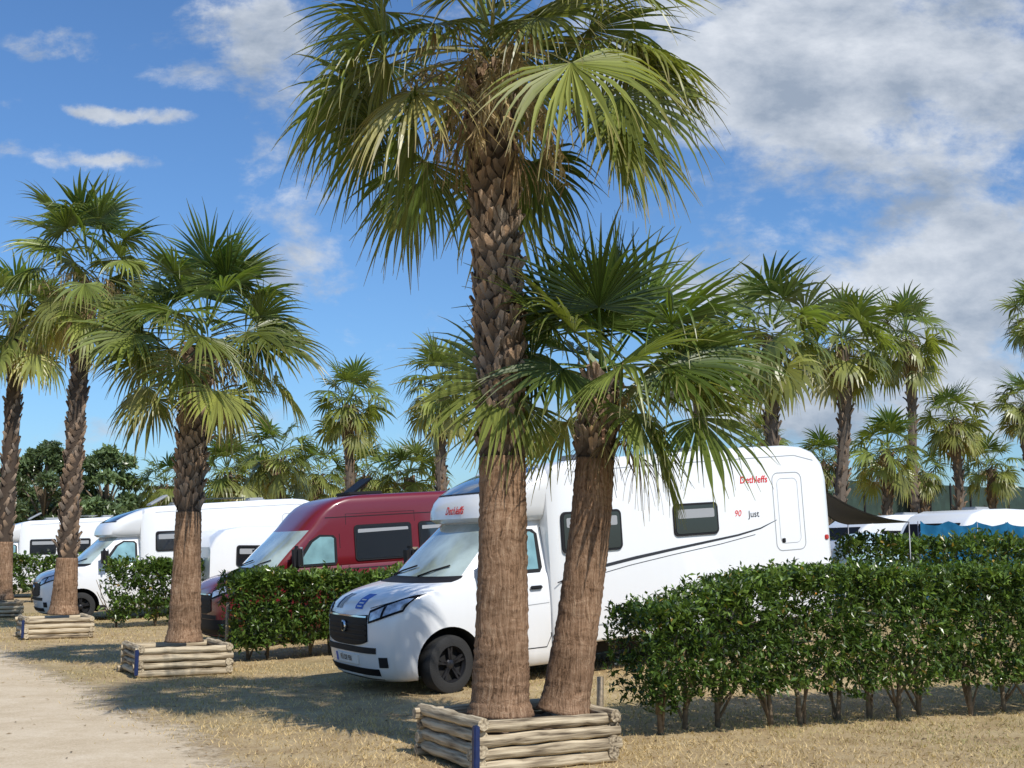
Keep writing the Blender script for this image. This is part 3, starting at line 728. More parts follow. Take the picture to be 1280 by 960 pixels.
def cab_front(root, lev, paint, plate=None, sticker=False):
    A = R
    gr = lpatch('grille', lev, A(-26), A(26), lambda u: .62+.06*abs(2*u-1)**2, lambda u: .97+.02*abs(2*u-1), .014, M['gloss'], root, 16, 5, .03)
    for z in (.68, .74, .8, .86): lpatch('grille_bar', lev, A(-24), A(24), z, z+.016, .022, M['black'], gr, 14, 1, .02)
    lpatch('grille_rim', lev, A(-26), A(26), .958, .978, .03, M['chrome'], gr, 14, 1, .02)
    def disc(nm, z, rad, off, mt, par):
        v, f = lathe_y([(0, .001), (0, rad), (-.012, rad+.006), (-.03, rad+.004)], 24)
        p = lv_point(lev, 0, z, off); mk(nm, [(p.x+q[1], p.y+q[0], p.z+q[2]) for q in v], f, M[mt], par, True)
    disc('round_emblem', .84, .066, .05, 'chrome', gr); disc('emblem_face', .84, .05, .056, 'gloss', gr)
    lpatch('lower_intake', lev, A(-42), A(42), .22, lambda u: .36, .01, M['gloss'], root, 12, 2, .03)
    lpatch('bumper_panel', lev, A(-40), A(40), .54, .61, .012, M['black'], root, 14, 3, .03)
    if paint == 'red': lpatch('lower_bumper', lev, A(-85), A(85), .2, .53, .009, M['black'], root, 24, 5, .02)
    for s in (-1, 1):
        h = lpatch('headlight', lev, A(28*s), A(78*s), lambda u: .89+.13*u, lambda u: 1.04+.15*min(1, u*1.2)+.01*u, .012, M['gloss'], root, 14, 4, .03)
        lpatch('lens', lev, A(31*s), A(75*s), lambda u: .92+.125*u, lambda u: 1.015+.15*min(1, u*1.2), .02, M['lamp'], h, 14, 3, .01)
        lpatch('lamp_divider', lev, A(48*s), A(51*s), .96, 1.12, .026, M['gloss'], h, 2, 3, .01)
        lpatch('fog_lamp', lev, A(44*s), A(58*s), .38, .5, .012 if paint != 'red' else .016, M['black'], root, 5, 3, .02)
        lpatch('bonnet_seam', lev, A(27*s), A(80*s), lambda u: 1.06+.14*u, lambda u: 1.068+.14*u, .004, M['black'], root, 16, 1)
    lpatch('wiper_cowl', lev, A(-72), A(72), 1.31, 1.375, .008, M['black'], root, 20, 3, .02)
    for s in (-.55, .2):
        q0 = lv_point(lev, R(s*60), 1.38, .02); q1 = lv_point(lev, R(s*60+34), 1.5, .03)
        tube('wiper', [q0, (q0+q1)/2+Vector((.03, 0, 0)), q1], .011, M['black'], root, 5)
    if plate:
        b = lpatch('number_plate', lev, A(-10.5), A(10.5), .4, .51, .02, M['plate'], root, 6, 2, .02)
        text_mesh(plate, .085, M['dark'], 'plate_text', b, lambda x, y: lv_point(lev, R(0), .455+y, .025)+Vector((0, x, 0)), bold=.002)
        lpatch('plate_band', lev, A(-10.3), A(-7.2), .402, .508, .0225, M['blue'], b, 2, 2)
    if sticker:
        st = lpatch('bonnet_sticker', lev, A(5), A(15), 1.05, 1.21, .006, M['blue'], root, 8, 10)
        for k in range(3): lpatch('sticker_mark', lev, A(7), A(13), 1.075+.035*k, 1.087+.035*k, .010, M['plate'], st, 5, 2)
        for k in range(2): lpatch('dark_stripe', lev, A(-16+6*k), A(-12+6*k), 1.04, 1.2, .006, M['grey'] if k else M['navy'], root, 4, 8)
def cab_side(root, lev, win='glass', door_col=None):
    wf = lambda x, z: interp(lev, z, 3)
    for s in (1, -1):
        pts = [(-1.45, 1.36), (-1.6, 1.34), (-2.26, 1.34), (-2.3, 1.4), (-2.3, 1.82), (-2.24, 1.88), (-1.98, 1.9), (-1.78, 1.79)]
        w = prism_side('side_window', pts, wf, -.01, .006, M['black'], root, s)
        pts = [(-1.56, 1.385), (-2.24, 1.385), (-2.25, 1.82), (-2.2, 1.85), (-1.99, 1.86), (-1.84, 1.77)]
        prism_side('pane', pts, wf, 0, .011, M[win], w, s)
        strip_side('door_seam', [(-2.36, 1.9), (-2.37, 1.3), (-2.35, .55), (-2.28, .42), (-1.55, .42), (-1.42, .55), (-1.38, .95), (-1.4, 1.3)], .012, wf, .003, M['black'], root, s)
        strip_side('door_crease', [(-1.42, .93), (-2.34, .96)], .008, wf, .003, M['grey'], root, s)
        rbox('door_handle', (-2.16, s*(1.02+.02), 1.16), (.17, .035, .045), M['black'], root, .012)
        m = rbox('door_mirror', (-1.46, s*1.21, 1.52), (.15, .24, .42), M['black'], root, .06, seg=3)
        rbox('mirror_arm', (-1.5, s*1.03, 1.42), (.1, .22, .08), M['black'], m, .015)
        rbox('mirror_glass', (-1.545, s*1.21, 1.54), (.012, .18, .33), M['chrome'], m, .004)
        rbox('wheel_arch_trim', (-1.45, s*1.0, .3), (.16, .06, .12), M['black'], root, .02)
    return wf
def motorhome(name, label, nose, head, graphics=True, L=7.0, win_specs=None, plate=None, H=2.83, group=None):
    root = vroot(name, label, 'motorhome', nose, head, 5.0, group)
    lev = CABW+[(2.05, -1.75, .4, .8, 2.6)]
    V, F, info = loft_levels(lev, -2.5)
    mi = []
    for (i, j) in info:
        mi.append(1 if (12 <= i < 16 and 4 <= j < 32) else 0)
    me = boolcut(V, F, mi, [M['white'], M['screen'], M['under']], [(-.95, .36, .43, -1.3, -.6), (-.95, .36, .43, .6, 1.3)])
    split_parts(me, {0: 'cab_body', 1: 'windscreen'}, [M['white'], M['screen'], M['under']], root, 40)
    cab_front(root, lev, 'white', plate, graphics)
    cab_side(root, lev, 'screenb')
    cap = [(1.985, -1.66, .42, .86, 2.8), (2.01, -1.54, .48, .93, 2.8), (2.06, -1.47, .52, .98, 2.8), (2.17, -1.49, .56, 1.02, 2.8), (2.28, -1.55, .58, 1.05, 2.8), (2.37, -1.64, .6, 1.07, 2.8), (2.46, -1.79, .62, 1.08, 2.8), (2.54, -1.97, .6, 1.07, 2.8), (2.61, -2.17, .5, 1.05, 2.9), (2.665, -2.38, .35, 1.0, 3), (2.69, -2.53, .2, .9, 3)]
    V, F, info = loft_levels(cap, -2.8)
    mi = [1 if (5 <= i < 9 and 9 <= j < 27) else 0 for (i, j) in info]
    cp = mk('overcab_cap', V, [f for f, m_ in zip(F, mi) if m_ == 0], M['white'], root, True)
    mk('skylight', V, [f for f, m_ in zip(F, mi) if m_ == 1], M['glass'], root, True)
    for o_ in (cp,):
        bm = bmesh.new(); bm.from_mesh(o_.data); bmesh.ops.recalc_face_normals(bm, faces=bm.faces); bm.to_mesh(o_.data); bm.free(); o_.data.set_sharp_from_angle(angle=R(50))
    lpatch('skylight_frame', cap, R(-50), R(50), 2.365, 2.383, .008, M['black'], root, 16, 1, .02)
    st = [(-2.36, 1.06, .42, 2.55, .14), (-2.45, 1.13, .42, 2.66, .13), (-2.7, 1.15, .42, 2.72, .12), (-4, 1.15, .42, H-.06, .12), (-5.5, 1.15, .42, H-.01, .12), (-6.3, 1.15, .42, H, .12), (-6.6, 1.15, .42, H-.025, .13), (-6.8, 1.148, .42, H-.09, .14), (-6.92, 1.14, .42, H-.2, .15), (-6.98, 1.12, .43, H-.36, .15), (-7.0, 1.09, .45, H-.5, .16)]
    V, F = loft_x(st)
    me = boolcut(V, F, [0]*len(F), [M['white'], M['grey'], M['under']], [(-5.0, .36, .42, -1.3, -.7), (-5.0, .36, .42, .7, 1.3)])
    split_parts(me, {0: 'living_body'}, [M['white'], M['grey'], M['under']], root, 40)
    rbox('underbody', (-3.9, 0, .42), (6.0, 1.35, .4), M['under'], root, .02)
    wf = lambda x, z: 1.15
    for s in (1, -1):
        strip_side('skirt_trim', [(-2.5, .63), (-4.5, .63)], .02, wf, .003, M['grey'], root, s)
        strip_side('skirt_trim', [(-5.5, .63), (-6.9, .63)], .02, wf, .003, M['grey'], root, s)
        strip_side('roof_trim', [(-2.7, 2.57), (-4, 2.62), (-6.4, 2.68), (-6.75, 2.6)], .01, wf, .003, M['grey'], root, s)
    for (a, b, c, d) in (win_specs or []): window(root, a, b, c, d, wf)
    dpts = rrect(-6.5, -5.97, 1.36, 2.44, .1)
    sd = strip_side('garage_door', dpts+[dpts[0]], .012, wf, .003, M['grey'], root)
    d2 = rrect(-6.42, -6.05, 1.46, 2.36, .08); strip_side('door_panel_seam', d2+[d2[0]], .005, wf, .004, M['grey'], sd)
    rbox('door_lock', (-6.1, 1.158, 1.5), (.06, .015, .06), M['black'], sd, .006)
    rbox('water_flap', (-2.75, 1.152, 1.02), (.3, .012, .28), M['grey'], root, .01)
    rbox('fuel_flap', (-4.4, 1.152, .95), (.28, .012, .3), M['white'], root, .01)
    for x in (-3.2, -4.3, -5.7, -6.6): rbox('side_marker', (x, 1.155, .72), (.09, .015, .035), M['orange'], root, .006)
    for s in (1, -1):
        rbox('tail_light', (-6.99, s*.98, 1.25), (.06, .16, .6), M['redlamp'], root, .03)
        rbox('round_lamp', (-6.9, s*1.15, 1.5), (.07, .03, .07), M['redlamp'], root, .012)
    rbox('rear_bumper', (-6.98, 0, .5), (.14, 2.2, .22), M['white'], root, .05)
    rbox('roof_hatch', (-3.6, .1, 2.79), (.6, .6, .1), M['grey'], root, .04)
    rbox('roof_hatch', (-5.6, -.1, 2.86), (.45, .45, .1), M['grey'], root, .04)
    if not graphics:
        rbox('solar_panel', (-4.6, .2, 2.9), (1.1, .7, .03), M['glass'], root, .008)
        rbox('satellite_dish', (-2.95, .2, 2.9), (.5, .55, .05), M['grey'], root, .02, Matrix.Rotation(.5, 3, 'Y'))
    for sx in (-.95, -5.0):
        for s in (1, -1): wheel(root, sx, s*.88 if sx > -2 else s*.95, s, steer=R(14) if (graphics and sx > -2) else 0)
    if graphics:
        sw = [(-2.4, 1.2), (-2.75, 1.29), (-3.1, 1.36), (-3.6, 1.43), (-4.2, 1.50), (-4.8, 1.565), (-5.3, 1.62), (-5.7, 1.69), (-6.0, 1.79)]
        strip_side('black_swoosh', sw, [.015, .03, .04, .04, .035, .03, .025, .018, .006], wf, .004, M['dark'], root)
        strip_side('thin_swoosh', [(-2.5, 1.15), (-2.9, 1.24), (-3.5, 1.34), (-4.2, 1.43), (-5, 1.52), (-5.6, 1.61)], .008, wf, .004, M['dark'], root)
        side = lambda cx, cz: (lambda x, y: (cx-x, 1.155, cz+y))
        text_mesh('90', .12, M['redtext'], 'model_number', root, side(-5.32, 1.91), shear=.2)
        text_mesh('Just', .13, M['dark'], 'model_name', root, side(-5.6, 1.89))
        text_mesh('Dethleffs', .135, M['redtext'], 'maker_lettering', root, side(-5.64, 2.36), shear=.1, bold=.0015)
        text_mesh('Dethleffs', .14, M['redtext'], 'cap_lettering', root, lambda x, y: lv_point(cap, math.asin(max(-1, min(1, (abs((x+.2)/1.05))**1.4)))*(1 if x+.2 > 0 else -1), 2.16+y, .008), shear=.1, bold=.002)
    return root
HEAD = Vector((-.879, -.477, 0))
motorhome('motorhome', 'large white motorhome with black side swoosh, parked right behind the two nearest palms', Vector((-2.02, 15.04, 0)), HEAD, True, win_specs=[(-3.4, -2.5, 1.55, 2.07), (-4.97, -4.23, 1.66, 2.09)], plate='FÜ DE 931')
motorhome('motorhome', 'white motorhome on the left, its cab facing the path beyond the red van', Vector((-11.75, 30, 0)), HEAD, False, win_specs=[(-3.6, -2.7, 1.6, 2.1), (-5.9, -5.2, 1.65, 2.1)])
motorhome('motorhome', 'farthest white motorhome at the left edge behind the second motorhome', Vector((-20.3, 43.5, 0)), HEAD, False, win_specs=[(-3.6, -2.7, 1.5, 2.05), (-4.8, -3.9, 1.5, 2.05), (-6.5, -5.1, 1.5, 2.05)])

def red_van():
    nose = Vector((-5.6, 22.0, 0))
    root = vroot('camper_van', 'dark red high roof camper van half hidden by the hedge', 'camper van', nose, HEAD, 4.7)
    lev = CABW[:12]+[(1.345, -.87, .5, 1.0, 3), (1.5, -1.03, .48, .99, 3), (1.66, -1.2, .46, .98, 3), (1.82, -1.39, .45, .97, 3), (1.99, -1.58, .44, .965, 3.2),
        (2.08, -1.68, .44, .96, 3.4), (2.2, -1.8, .42, .955, 3.8), (2.32, -1.92, .42, .95, 3.8), (2.43, -2.06, .42, .945, 3.8), (2.51, -2.22, .42, .93, 3.8), (2.56, -2.42, .4, .9, 3.8), (2.59, -2.65, .35, .84, 3.8), (2.6, -2.9, .3, .7, 3.6)]
    V, F, info = loft_levels(lev, -5.98)
    mi = [1 if (12 <= i < 16 and 4 <= j < 32) else 0 for (i, j) in info]
    mats = [M['red'], M['screen'], M['under']]
    me = boolcut(V, F, mi, mats, [(-.95, .36, .43, -1.3, -.6), (-.95, .36, .43, .6, 1.3), (-4.7, .36, .42, -1.3, -.6), (-4.7, .36, .42, .6, 1.3)])
    split_parts(me, {0: 'body', 1: 'windscreen'}, mats, root, 40)
    cab_front(root, lev, 'red', None, False)
    wf = cab_side(root, lev, 'screenb')
    for (a, b, m) in ((-3.8, -2.65, 'glass'), (-5.1, -3.95, 'glass')):
        window(root, a, b, 1.38, 2.04, wf, m)
    window(root, -3.75, -2.75, 1.42, 1.98, wf, 'glass', side=-1)
    strip_side('door_seam', [(-2.5, .45), (-2.5, 2.25), (-3.88, 2.25), (-3.88, .45)], .012, wf, .003, M['black'], root)
    strip_side('rail_groove', [(-2.5, 1.25), (-5.9, 1.25)], .02, wf, .003, M['black'], root)
    strip_side('roof_groove', [(-2.1, 2.2), (-5.9, 2.2)], .015, wf, .003, M['black'], root)
    strip_side('side_moulding', [(-1.45, .62), (-4.2, .62)], .1, wf, .012, M['black'], root)
    rbox('underbody', (-3.3, 0, .4), (5.0, 1.25, .36), M['under'], root, .02)
    for x, y in ((-.95, .86), (-4.7, .86)):
        for s in (1, -1): wheel(root, x, s*y, s, 'rim')
    for s in (1, -1): rbox('tail_light', (-5.98, s*.93, 1.3), (.05, .1, .7), M['redlamp'], root, .02)
    h = rbox('roof_hatch', (-3.05, .15, 2.76), (.55, .6, .035), M['gloss'], root, .012, Matrix.Rotation(.6, 3, 'Y'))
    tube('hatch_stay', [(-2.85, .3, 2.6), (-3.2, .3, 2.86)], .012, M['metal'], h, 5)
    rbox('hatch_base', (-3.1, .15, 2.63), (.7, .7, .07), M['black'], root, .02)
red_van()

def caravan(label, p, yaw, L=5.2, H=2.3, W=1.1, name='caravan', zoff=0):
    root = empty(name, (p[0], p[1], g(p[0], p[1])+zoff), label, 'caravan', None, (0, 0, yaw))
    st = []
    k = H/2.36
    for f, z0, z1, w in ((0, .95, 1.25, .92), (.03, .62, 1.55, .97), (.1, .45, 1.95, 1.0), (.17, .4, 2.2, 1.0), (.28, .4, 2.33, 1.0), (.5, .4, 2.36, 1.0), (.85, .4, 2.33, 1.0), (.93, .42, 2.25, 1.0), (.975, .5, 2.05, .98), (1, .7, 1.8, .94)):
        st.append((L/2-f*L, W*w, z0*k, z1*k, .12))
    V, F = loft_x(st); b = mk('caravan_body', V, F, M['white'], root, True, sharp=45)
    bm = bmesh.new(); bm.from_mesh(b.data); bmesh.ops.recalc_face_normals(bm, faces=bm.faces); bm.to_mesh(b.data); bm.free()
    wf = lambda x, z: W
    for s in (1, -1):
        for (a, c) in ((-.38, -.2), (-.08, .1), (.16, .3)): window(root, a*L, c*L, 1.3*k, 1.85*k, wf, 'glass', side=s)
        strip_side('side_band', [(-.45*L, 1.05*k), (.4*L, 1.05*k)], .06, wf, .004, M['grey'], root, s)
        wheel(root, 0, s*(W-.1), s, 'rims', .31)
    for (xa, za, xb, zb) in ((L/2-.035*L, 1.58*k, L/2-.1*L, 1.95*k), ):
        for (y0, y1) in ((-.9, -.34), (-.3, .3), (.34, .9)):
            d = Vector((xb-xa, 0, zb-za)).normalized(); n = Vector((-d.z, 0, d.x))*-1
            if n.x < 0: n = -n
            o = n*.02
            V = [(xa+o.x, y0, za+o.z), (xa+o.x, y1, za+o.z), (xb+o.x, y1, zb+o.z), (xb+o.x, y0, zb+o.z)]
            V += [(v[0]-n.x*.05, v[1], v[2]-n.z*.05) for v in V]
            bm = bmesh.new(); vs = [bm.verts.new(v) for v in V]
            for f in ((0, 1, 2, 3), (4, 5, 6, 7), (0, 1, 5, 4), (1, 2, 6, 5), (2, 3, 7, 6), (3, 0, 4, 7)): bm.faces.new([vs[q] for q in f])
            frombm('end_window', bm, M['gloss'], root)
    rbox('underbody', (0, 0, .42), (L*.8, 1.6, .2), M['under'], root, .02)
    tube('drawbar', [(L/2-.3, 0, .45), (L/2+.9, 0, .42)], .04, M['metal'], root, 6)
    rbox('roof_hatch', (0, 0, H+.02), (.5, .5, .1), M['grey'], root, .03)
    return root
yw = math.atan2(HEAD.y, HEAD.x)
caravan('white caravan with dark side windows between the red van and the left motorhome', at(372, 700, 29.5), yw+math.pi, L=4.8, H=2.05)
caravan('white caravan behind the tall slim palm, second vehicle from the left edge', at(150, 700, 52), yw, L=6.5, H=2.7)
caravan('low white caravan beside the pale blue tent beyond the right hedge', at(1135, 690, 34), R(195), L=5, H=2.1)
caravan('white caravan with dark sloping end windows above the blue windbreak', at(1222, 690, 31), R(205), L=3.6, H=2.15)
caravan('white caravan at the right edge of the photo', at(1312, 690, 33), R(188), L=4.0, H=2.1)

# ------------------------------------------------------------ awning, tents, fence, posts
def awning():
    c = [at(1022, 608, 19.4), at(1136, 652, 20.3), at(1060, 655, 23), at(1015, 622, 22.5)]
    c = [Vector(q) for q in c]
    base = c[0].copy(); base.z = g(base.x, base.y)
    root = empty('awning', base, 'dark grey awning stretched out at the rear of the large white motorhome', 'awning')
    n = 12; V = []; F = []
    for i in range(n+1):
        for j in range(n+1):
            u, v = i/n, j/n
            p = (c[0]*(1-u)+c[1]*u)*(1-v)+(c[3]*(1-u)+c[2]*u)*v
            p = p-Vector((0, 0, .12*math.sin(math.pi*u)*1)); V.append(p-base)
    for i in range(n):
        for j in range(n): a = i*(n+1)+j; F.append((a, a+n+1, a+n+2, a+1))
    k = len(V); V += [v-Vector((0, 0, .015)) for v in V[:]]; F += [tuple(q+k for q in f) for f in F[:]]
    for i in range(n):
        for (a, b) in ((i*(n+1), (i+1)*(n+1)), (i*(n+1)+n, (i+1)*(n+1)+n), (i, i+1), (n*(n+1)+i, n*(n+1)+i+1)): F.append((a, b, b+k, a+k))
    mk('canopy', V, F, M['awn'], root, True)
    for q in (c[1], c[2]):
        tube('pole', [Vector((q.x, q.y, g(q.x, q.y)))-base, q-base], .012, M['metal'], root, 6)
awning()
def cloth(name, label, cat, pa, pb, h, mat, zb=None):
    root = empty(name, (pa[0], pa[1], g(pa[0], pa[1])), label, cat)
    A = Vector((pa[0], pa[1], 0)); B = Vector((pb[0], pb[1], 0)); L = (B-A).length; n = 60; V = []; F = []
    d = (B-A).normalized(); nn = Vector((d.y, -d.x, 0))
    for i in range(n+1):
        for j in range(5):
            p = d*(L*i/n)+nn*(.05*math.sin(i*.9+j*.4)); V.append((p.x, p.y, .03+(h-.1*abs(math.sin(i*math.pi/12)))*j/4))
    for i in range(n):
        for j in range(4): a = i*5+j; F.append((a, a+5, a+6, a+1))
    mk('fabric', V, F, M[mat], root, True)
    for i in range(6):
        p = d*(L*i/5); tube('pole', [(p.x, p.y+.05, -.02), (p.x, p.y+.05, h+.02)], .012, M['metal'], root, 6)
a = at(1150, 690, 26.0); b = at(1330, 690, 27.5)
cloth('windbreak', 'blue fabric windbreak beyond the right hedge in front of the caravans', 'windbreak', a, b, 1.72, 'bluecloth')
def tent():
    p = at(1085, 690, 29.5); root = empty('tent', (p.x, p.y, g(p.x, p.y)), 'pale blue fabric tent beside the dark grey awning', 'tent')
    V = []; F = []
    for i, (x, h, w) in enumerate(((-.7, 1.3, .9), (-.5, 1.5, 1.0), (0, 1.56, 1.05), (.5, 1.5, 1.0), (.7, 1.3, .9))):
        for k in range(11):
            a = math.pi*k/10; V.append((x, w*math.cos(a), h*abs(math.sin(a))**.6))
    for i in range(4):
        for k in range(10): q = i*11+k; F.append((q, q+1, q+12, q+11))
    F += [tuple(range(11)), tuple(range(44, 55))]
    mk('tent_skin', V, F, M['palecloth'], root, True, sharp=40)
    tube('tent_pole', [(.72, -.9, 0), (.72, -.6, .9), (.72, 0, 1.32), (.72, .6, .9), (.72, .9, 0)], .015, M['metal'], root, 6)
tent()
def fence():
    A = at(1050, 600, 58); B = at(1345, 600, 70); A.z = 0; B.z = 0
    gz = .585
    root = empty('fence', (A.x, A.y, gz), 'tall dark green mesh fence behind the right hand palms', 'fence')
    d = (B-A); L = d.length; d.normalize(); n = 90; V = []; F = []
    H = at(1100, 600, 58).z-gz
    for i in range(n+1):
        p = d*(L*i/n)+Vector((d.y, -d.x, 0))*(.05*(i % 2)); V += [(p.x, p.y, 0), (p.x, p.y, H)]
    for i in range(n): F.append((2*i, 2*i+2, 2*i+3, 2*i+1))
    mk('fence_panel', V, F, M['fence'], root)
    for i in range(13):
        p = d*(L*i/12); rbox('fence_post', (p.x, p.y-.1, H/2+.06), (.08, .08, H+.1), M['black'], root, .01)
fence()
def thin_post(label, px, py, Y, h):
    p = at(px, py, Y)
    o = tube('marker_post', [(0, 0, -.05), (0, 0, h*.5), (.005, 0, h)], [.035, .033, .03], M['post'], None, 8)
    o.location = (p.x, p.y, g(p.x, p.y)); tag(o, label, 'post')
thin_post('short wooden post at the near end of the right hedge', 750, 880, 11.3, .55)
thin_post('thin wooden post at the path end of the hedge before the red van', 283, 820, 19.0, .9)

# ------------------------------------------------------------ hedges
A0 = (1.08, 11.55)
hd = (math.cos(R(21)), math.sin(R(21)))
hedge('large dark green hedge across the right foreground with bare stems below', A0, hd, 7.0, 1.05, lambda u: 1.13+.36*sm(u/1.6), 6600, .074, stem_n=17, low=.36)
hedge('green hedge between the large white motorhome and the red van', (-4.45, 19.0), (E1.x, E1.y), 6.5, 1.0, lambda u: 1.28+.05*math.sin(u*2), 4200, .1, low=.26, stem_n=12)
hedge('green hedge between the red van and the left motorhome', (-9.1, 27.2), (E1.x, E1.y), 6.5, .9, lambda u: 1.4+.05*math.sin(u*2), 1700, .13, low=.22, stem_n=8)
hedge('small stretch of hedge at the left edge of the photo', (-17.6, 39.5), (E1.x, E1.y), 7.5, 1.0, lambda u: 1.45, 800, .2, low=.2, stem_n=6)
hedge('long trimmed hedge at the back of the right pitches below the blue windbreak', (5.6, 20.6), (.96, .28), 9, 1.1, lambda u: 1.3+.05*math.sin(u*3), 2300, .12, low=.1, stems=False)

# ------------------------------------------------------------ broadleaf trees
def tree(label, px, pytop, Y, w, dark=1., seed=1, group='broadleaf trees at the left'):
    top = at(px, pytop, Y); H = top.z; root = empty('broadleaf_tree', (top.x, Y, 0), label, 'tree', group)
    rs = np.random.RandomState(seed)
    V = []; F = []
    def add(pts, rad):
        v, f = tube_data(pts, rad, 7); b = len(V); V.extend(v); F.extend([tuple(q+b for q in ff) for ff in f])
    add([(0, 0, 0), (.1, 0, H*.3), (0, .1, H*.75)], [.28, .2, .06])
    cl = []
    for i in range(34):
        f = rs.rand(); a = rs.rand()*6.28; z = H*(.28+.68*f); rr = w*math.sin(math.pi*min(1, .18+f*.78))**.7*rs.uniform(.3, .95)
        c = np.array([math.cos(a)*rr, math.sin(a)*rr, z]); cl.append(c)
        add([(0, 0, z*.6), (c[0]*.5, c[1]*.5, z*.85), tuple(c)], [.07, .05, .015])
    mk('trunk', V, F, M['stem'], root, True)
    P = []; C = []
    for c in cl:
        s = rs.uniform(.45, .9)*w*.34; n = 300; t = rs.uniform(.6, 1.4)
        q = rs.normal(0, 1, (n, 3)); q /= np.linalg.norm(q, axis=1)[:, None]; q *= (rs.rand(n)**.4)[:, None]*s*np.array([1, 1, .7]); P.append(c+q)
        C.append(np.array([.1, .14, .06])*t*dark*rs.uniform(.7, 1.3, (n, 1)))
    P = np.concatenate(P); C = np.concatenate(C); n = len(P)
    D = unit(rs.normal(0, 1, (n, 3))); N = unit(rs.normal(0, .6, (n, 3))+np.array([0, 0, 1])); L = rs.uniform(.2, .38, n)
    v, f, c = leaves(P, D, N, L, L*.5, C); mk('crown', v, f, M['hleaf'], root, col=c)
tree('blue-green broadleaf tree behind the slim palm, left of its trunk', 60, 552, 62, 2.3, .95, 5)
tree('rounded green broadleaf tree between the slim palm and the bushy palm', 136, 558, 60, 2.1, 1.25, 6)
tree('dark broadleaf tree at the far left edge behind the vehicles', 12, 585, 70, 2.6, .9, 7)
rs = np.random.RandomState(77); n = 26000
X = rs.uniform(-75, 75, n); hmax = np.array([6.0+1.7*noise.noise((x*.12, 0, 0))+1.2*noise.noise((x*.5, 3, 0)) for x in X])
P = np.stack([X, rs.uniform(96, 108, n), hmax*rs.rand(n)**.6], 1)
C = np.array([.07, .1, .045])*rs.uniform(.5, 1.5, (n, 1))
L = rs.uniform(.5, 1.1, n)
v, f, c = leaves(P, unit(rs.normal(0, 1, (n, 3))), unit(rs.normal(0, .6, (n, 3))+np.array([0, -.6, .8])), L, L*.6, C)
o = mk('distant_trees', v, f, M['hleaf'], None, col=c); tag(o, 'low band of distant green trees along the horizon', 'trees'); o['kind'] = 'stuff'

# ------------------------------------------------------------ ground
def graded(a, b, near0, near1, fine, coarse):
    xs = list(np.arange(near0, near1+1e-6, fine))
    q = near1; st = fine
    while q < b: st *= 1.35; q += min(st, coarse); xs.append(q)
    q = near0; st = fine; pre = []
    while q > a: st *= 1.35; q -= min(st, coarse); pre.append(q)
    return pre[::-1]+xs
xs = graded(-900, 900, -30, 30, .8, 200); ys = graded(-60, 2500, 2, 60, .8, 300)
V = [(x, y, g(x, y)) for x in xs for y in ys]; ny = len(ys)
F = [(i*ny+j, (i+1)*ny+j, (i+1)*ny+j+1, i*ny+j+1) for i in range(len(xs)-1) for j in range(ny-1)]
o = mk('ground', V, F, M['ground'], None, True); struct(o, 'dry straw coloured grass and bare earth of the campsite', 'ground')
V = []; F = []; n = 240; PC = []
pd = Vector((-.51, .86, 0)); pn = Vector((-.86, -.51, 0)); p0 = Vector((-3.8, 12.6, 0))
prof = ((-1.1, 0), (-.55, .22), (0, .5), (.6, .8), (1.5, 1), (3.5, 1), (5.6, .9), (6.4, .5), (7.2, 0))
for i in range(n+1):
    s = -14+70*i/n
    e = .28*noise.noise((s*.5, 0, 0))+.12*noise.noise((s*2.2, 4, 0))
    for (w, c_) in prof:
        q = p0+pd*s+pn*(w+e); V.append((q.x, q.y, .006)); PC.append((c_,)*3)
m_ = len(prof)
for i in range(n):
    for k in range(m_-1): a = i*m_+k; F.append((a, a+m_, a+m_+1, a+1))
o = mk('path', V, F, M['path'], None, True, col=PC); struct(o, 'pale beige gravel track curving off to the left', 'path')

rs = np.random.RandomState(5); n = 170000
Y = 8.2+rs.rand(n)**1.7*26; X = (rs.rand(n)-.5)*Y*.98
w = (X-p0.x)*pn.x+(Y-p0.y)*pn.y
nz = np.array([noise.noise((x*.7, y*.7, 0))+.6*noise.noise((x*2.5, y*2.5, 3)) for x, y in zip(X, Y)])
keep = (w < .35*rs.normal(0, 1, n)-.1) & (nz > rs.uniform(-.75, .45, n))
lx = (X-.035)*E1.x+(Y-10.22)*E1.y; ly = (X-.035)*E2.x+(Y-10.22)*E2.y
keep &= ~((abs(lx) < .66) & (abs(ly) < .56))
X = X[keep]; Y = Y[keep]; nz = nz[keep]; n = len(X)
Z = np.array([g(x, y) for x, y in zip(X, Y)])
hgt = rs.uniform(.012, .04, n)*(1+.015*Y); dx = rs.normal(0, .025, n); dy = rs.normal(0, .025, n)
a = rs.rand(n)*3.14; ww = .004*(1+.05*Y)
B = np.stack([X, Y, Z-.003], 1); off = np.stack([np.cos(a)*ww, np.sin(a)*ww, 0*a], 1)
T = B+np.stack([dx, dy, hgt], 1)
V = np.stack([B-off, B+off, T], 1).reshape(-1, 3); F = np.arange(3*n).reshape(-1, 3)
gm = np.clip((np.array([noise.noise((x*.3, y*.3, 8)) for x, y in zip(X, Y)])+.02*(Y-14))*1.6, 0, .7)[:, None]*rs.rand(n, 1)
C = (np.array([.57, .43, .22])*(1-gm)+np.array([.17, .2, .06])*gm)*rs.uniform(.7, 1.25, (n, 1))
o = mk('grass', V, F, M['grass'], None, col=np.repeat(C, 3, axis=0)); tag(o, 'short dry straw grass covering the pitches', 'grass'); o['kind'] = 'stuff'
n = 2600; Y = 8.5+rs.rand(n)**1.5*14; X = (rs.rand(n)-.5)*Y*.95
keep = ((X-p0.x)*pn.x+(Y-p0.y)*pn.y < .2) | (rs.rand(n) < .12); X = X[keep]; Y = Y[keep]; n = len(X)
P = np.stack([X, Y, np.array([g(x, y) for x, y in zip(X, Y)])+.012], 1)
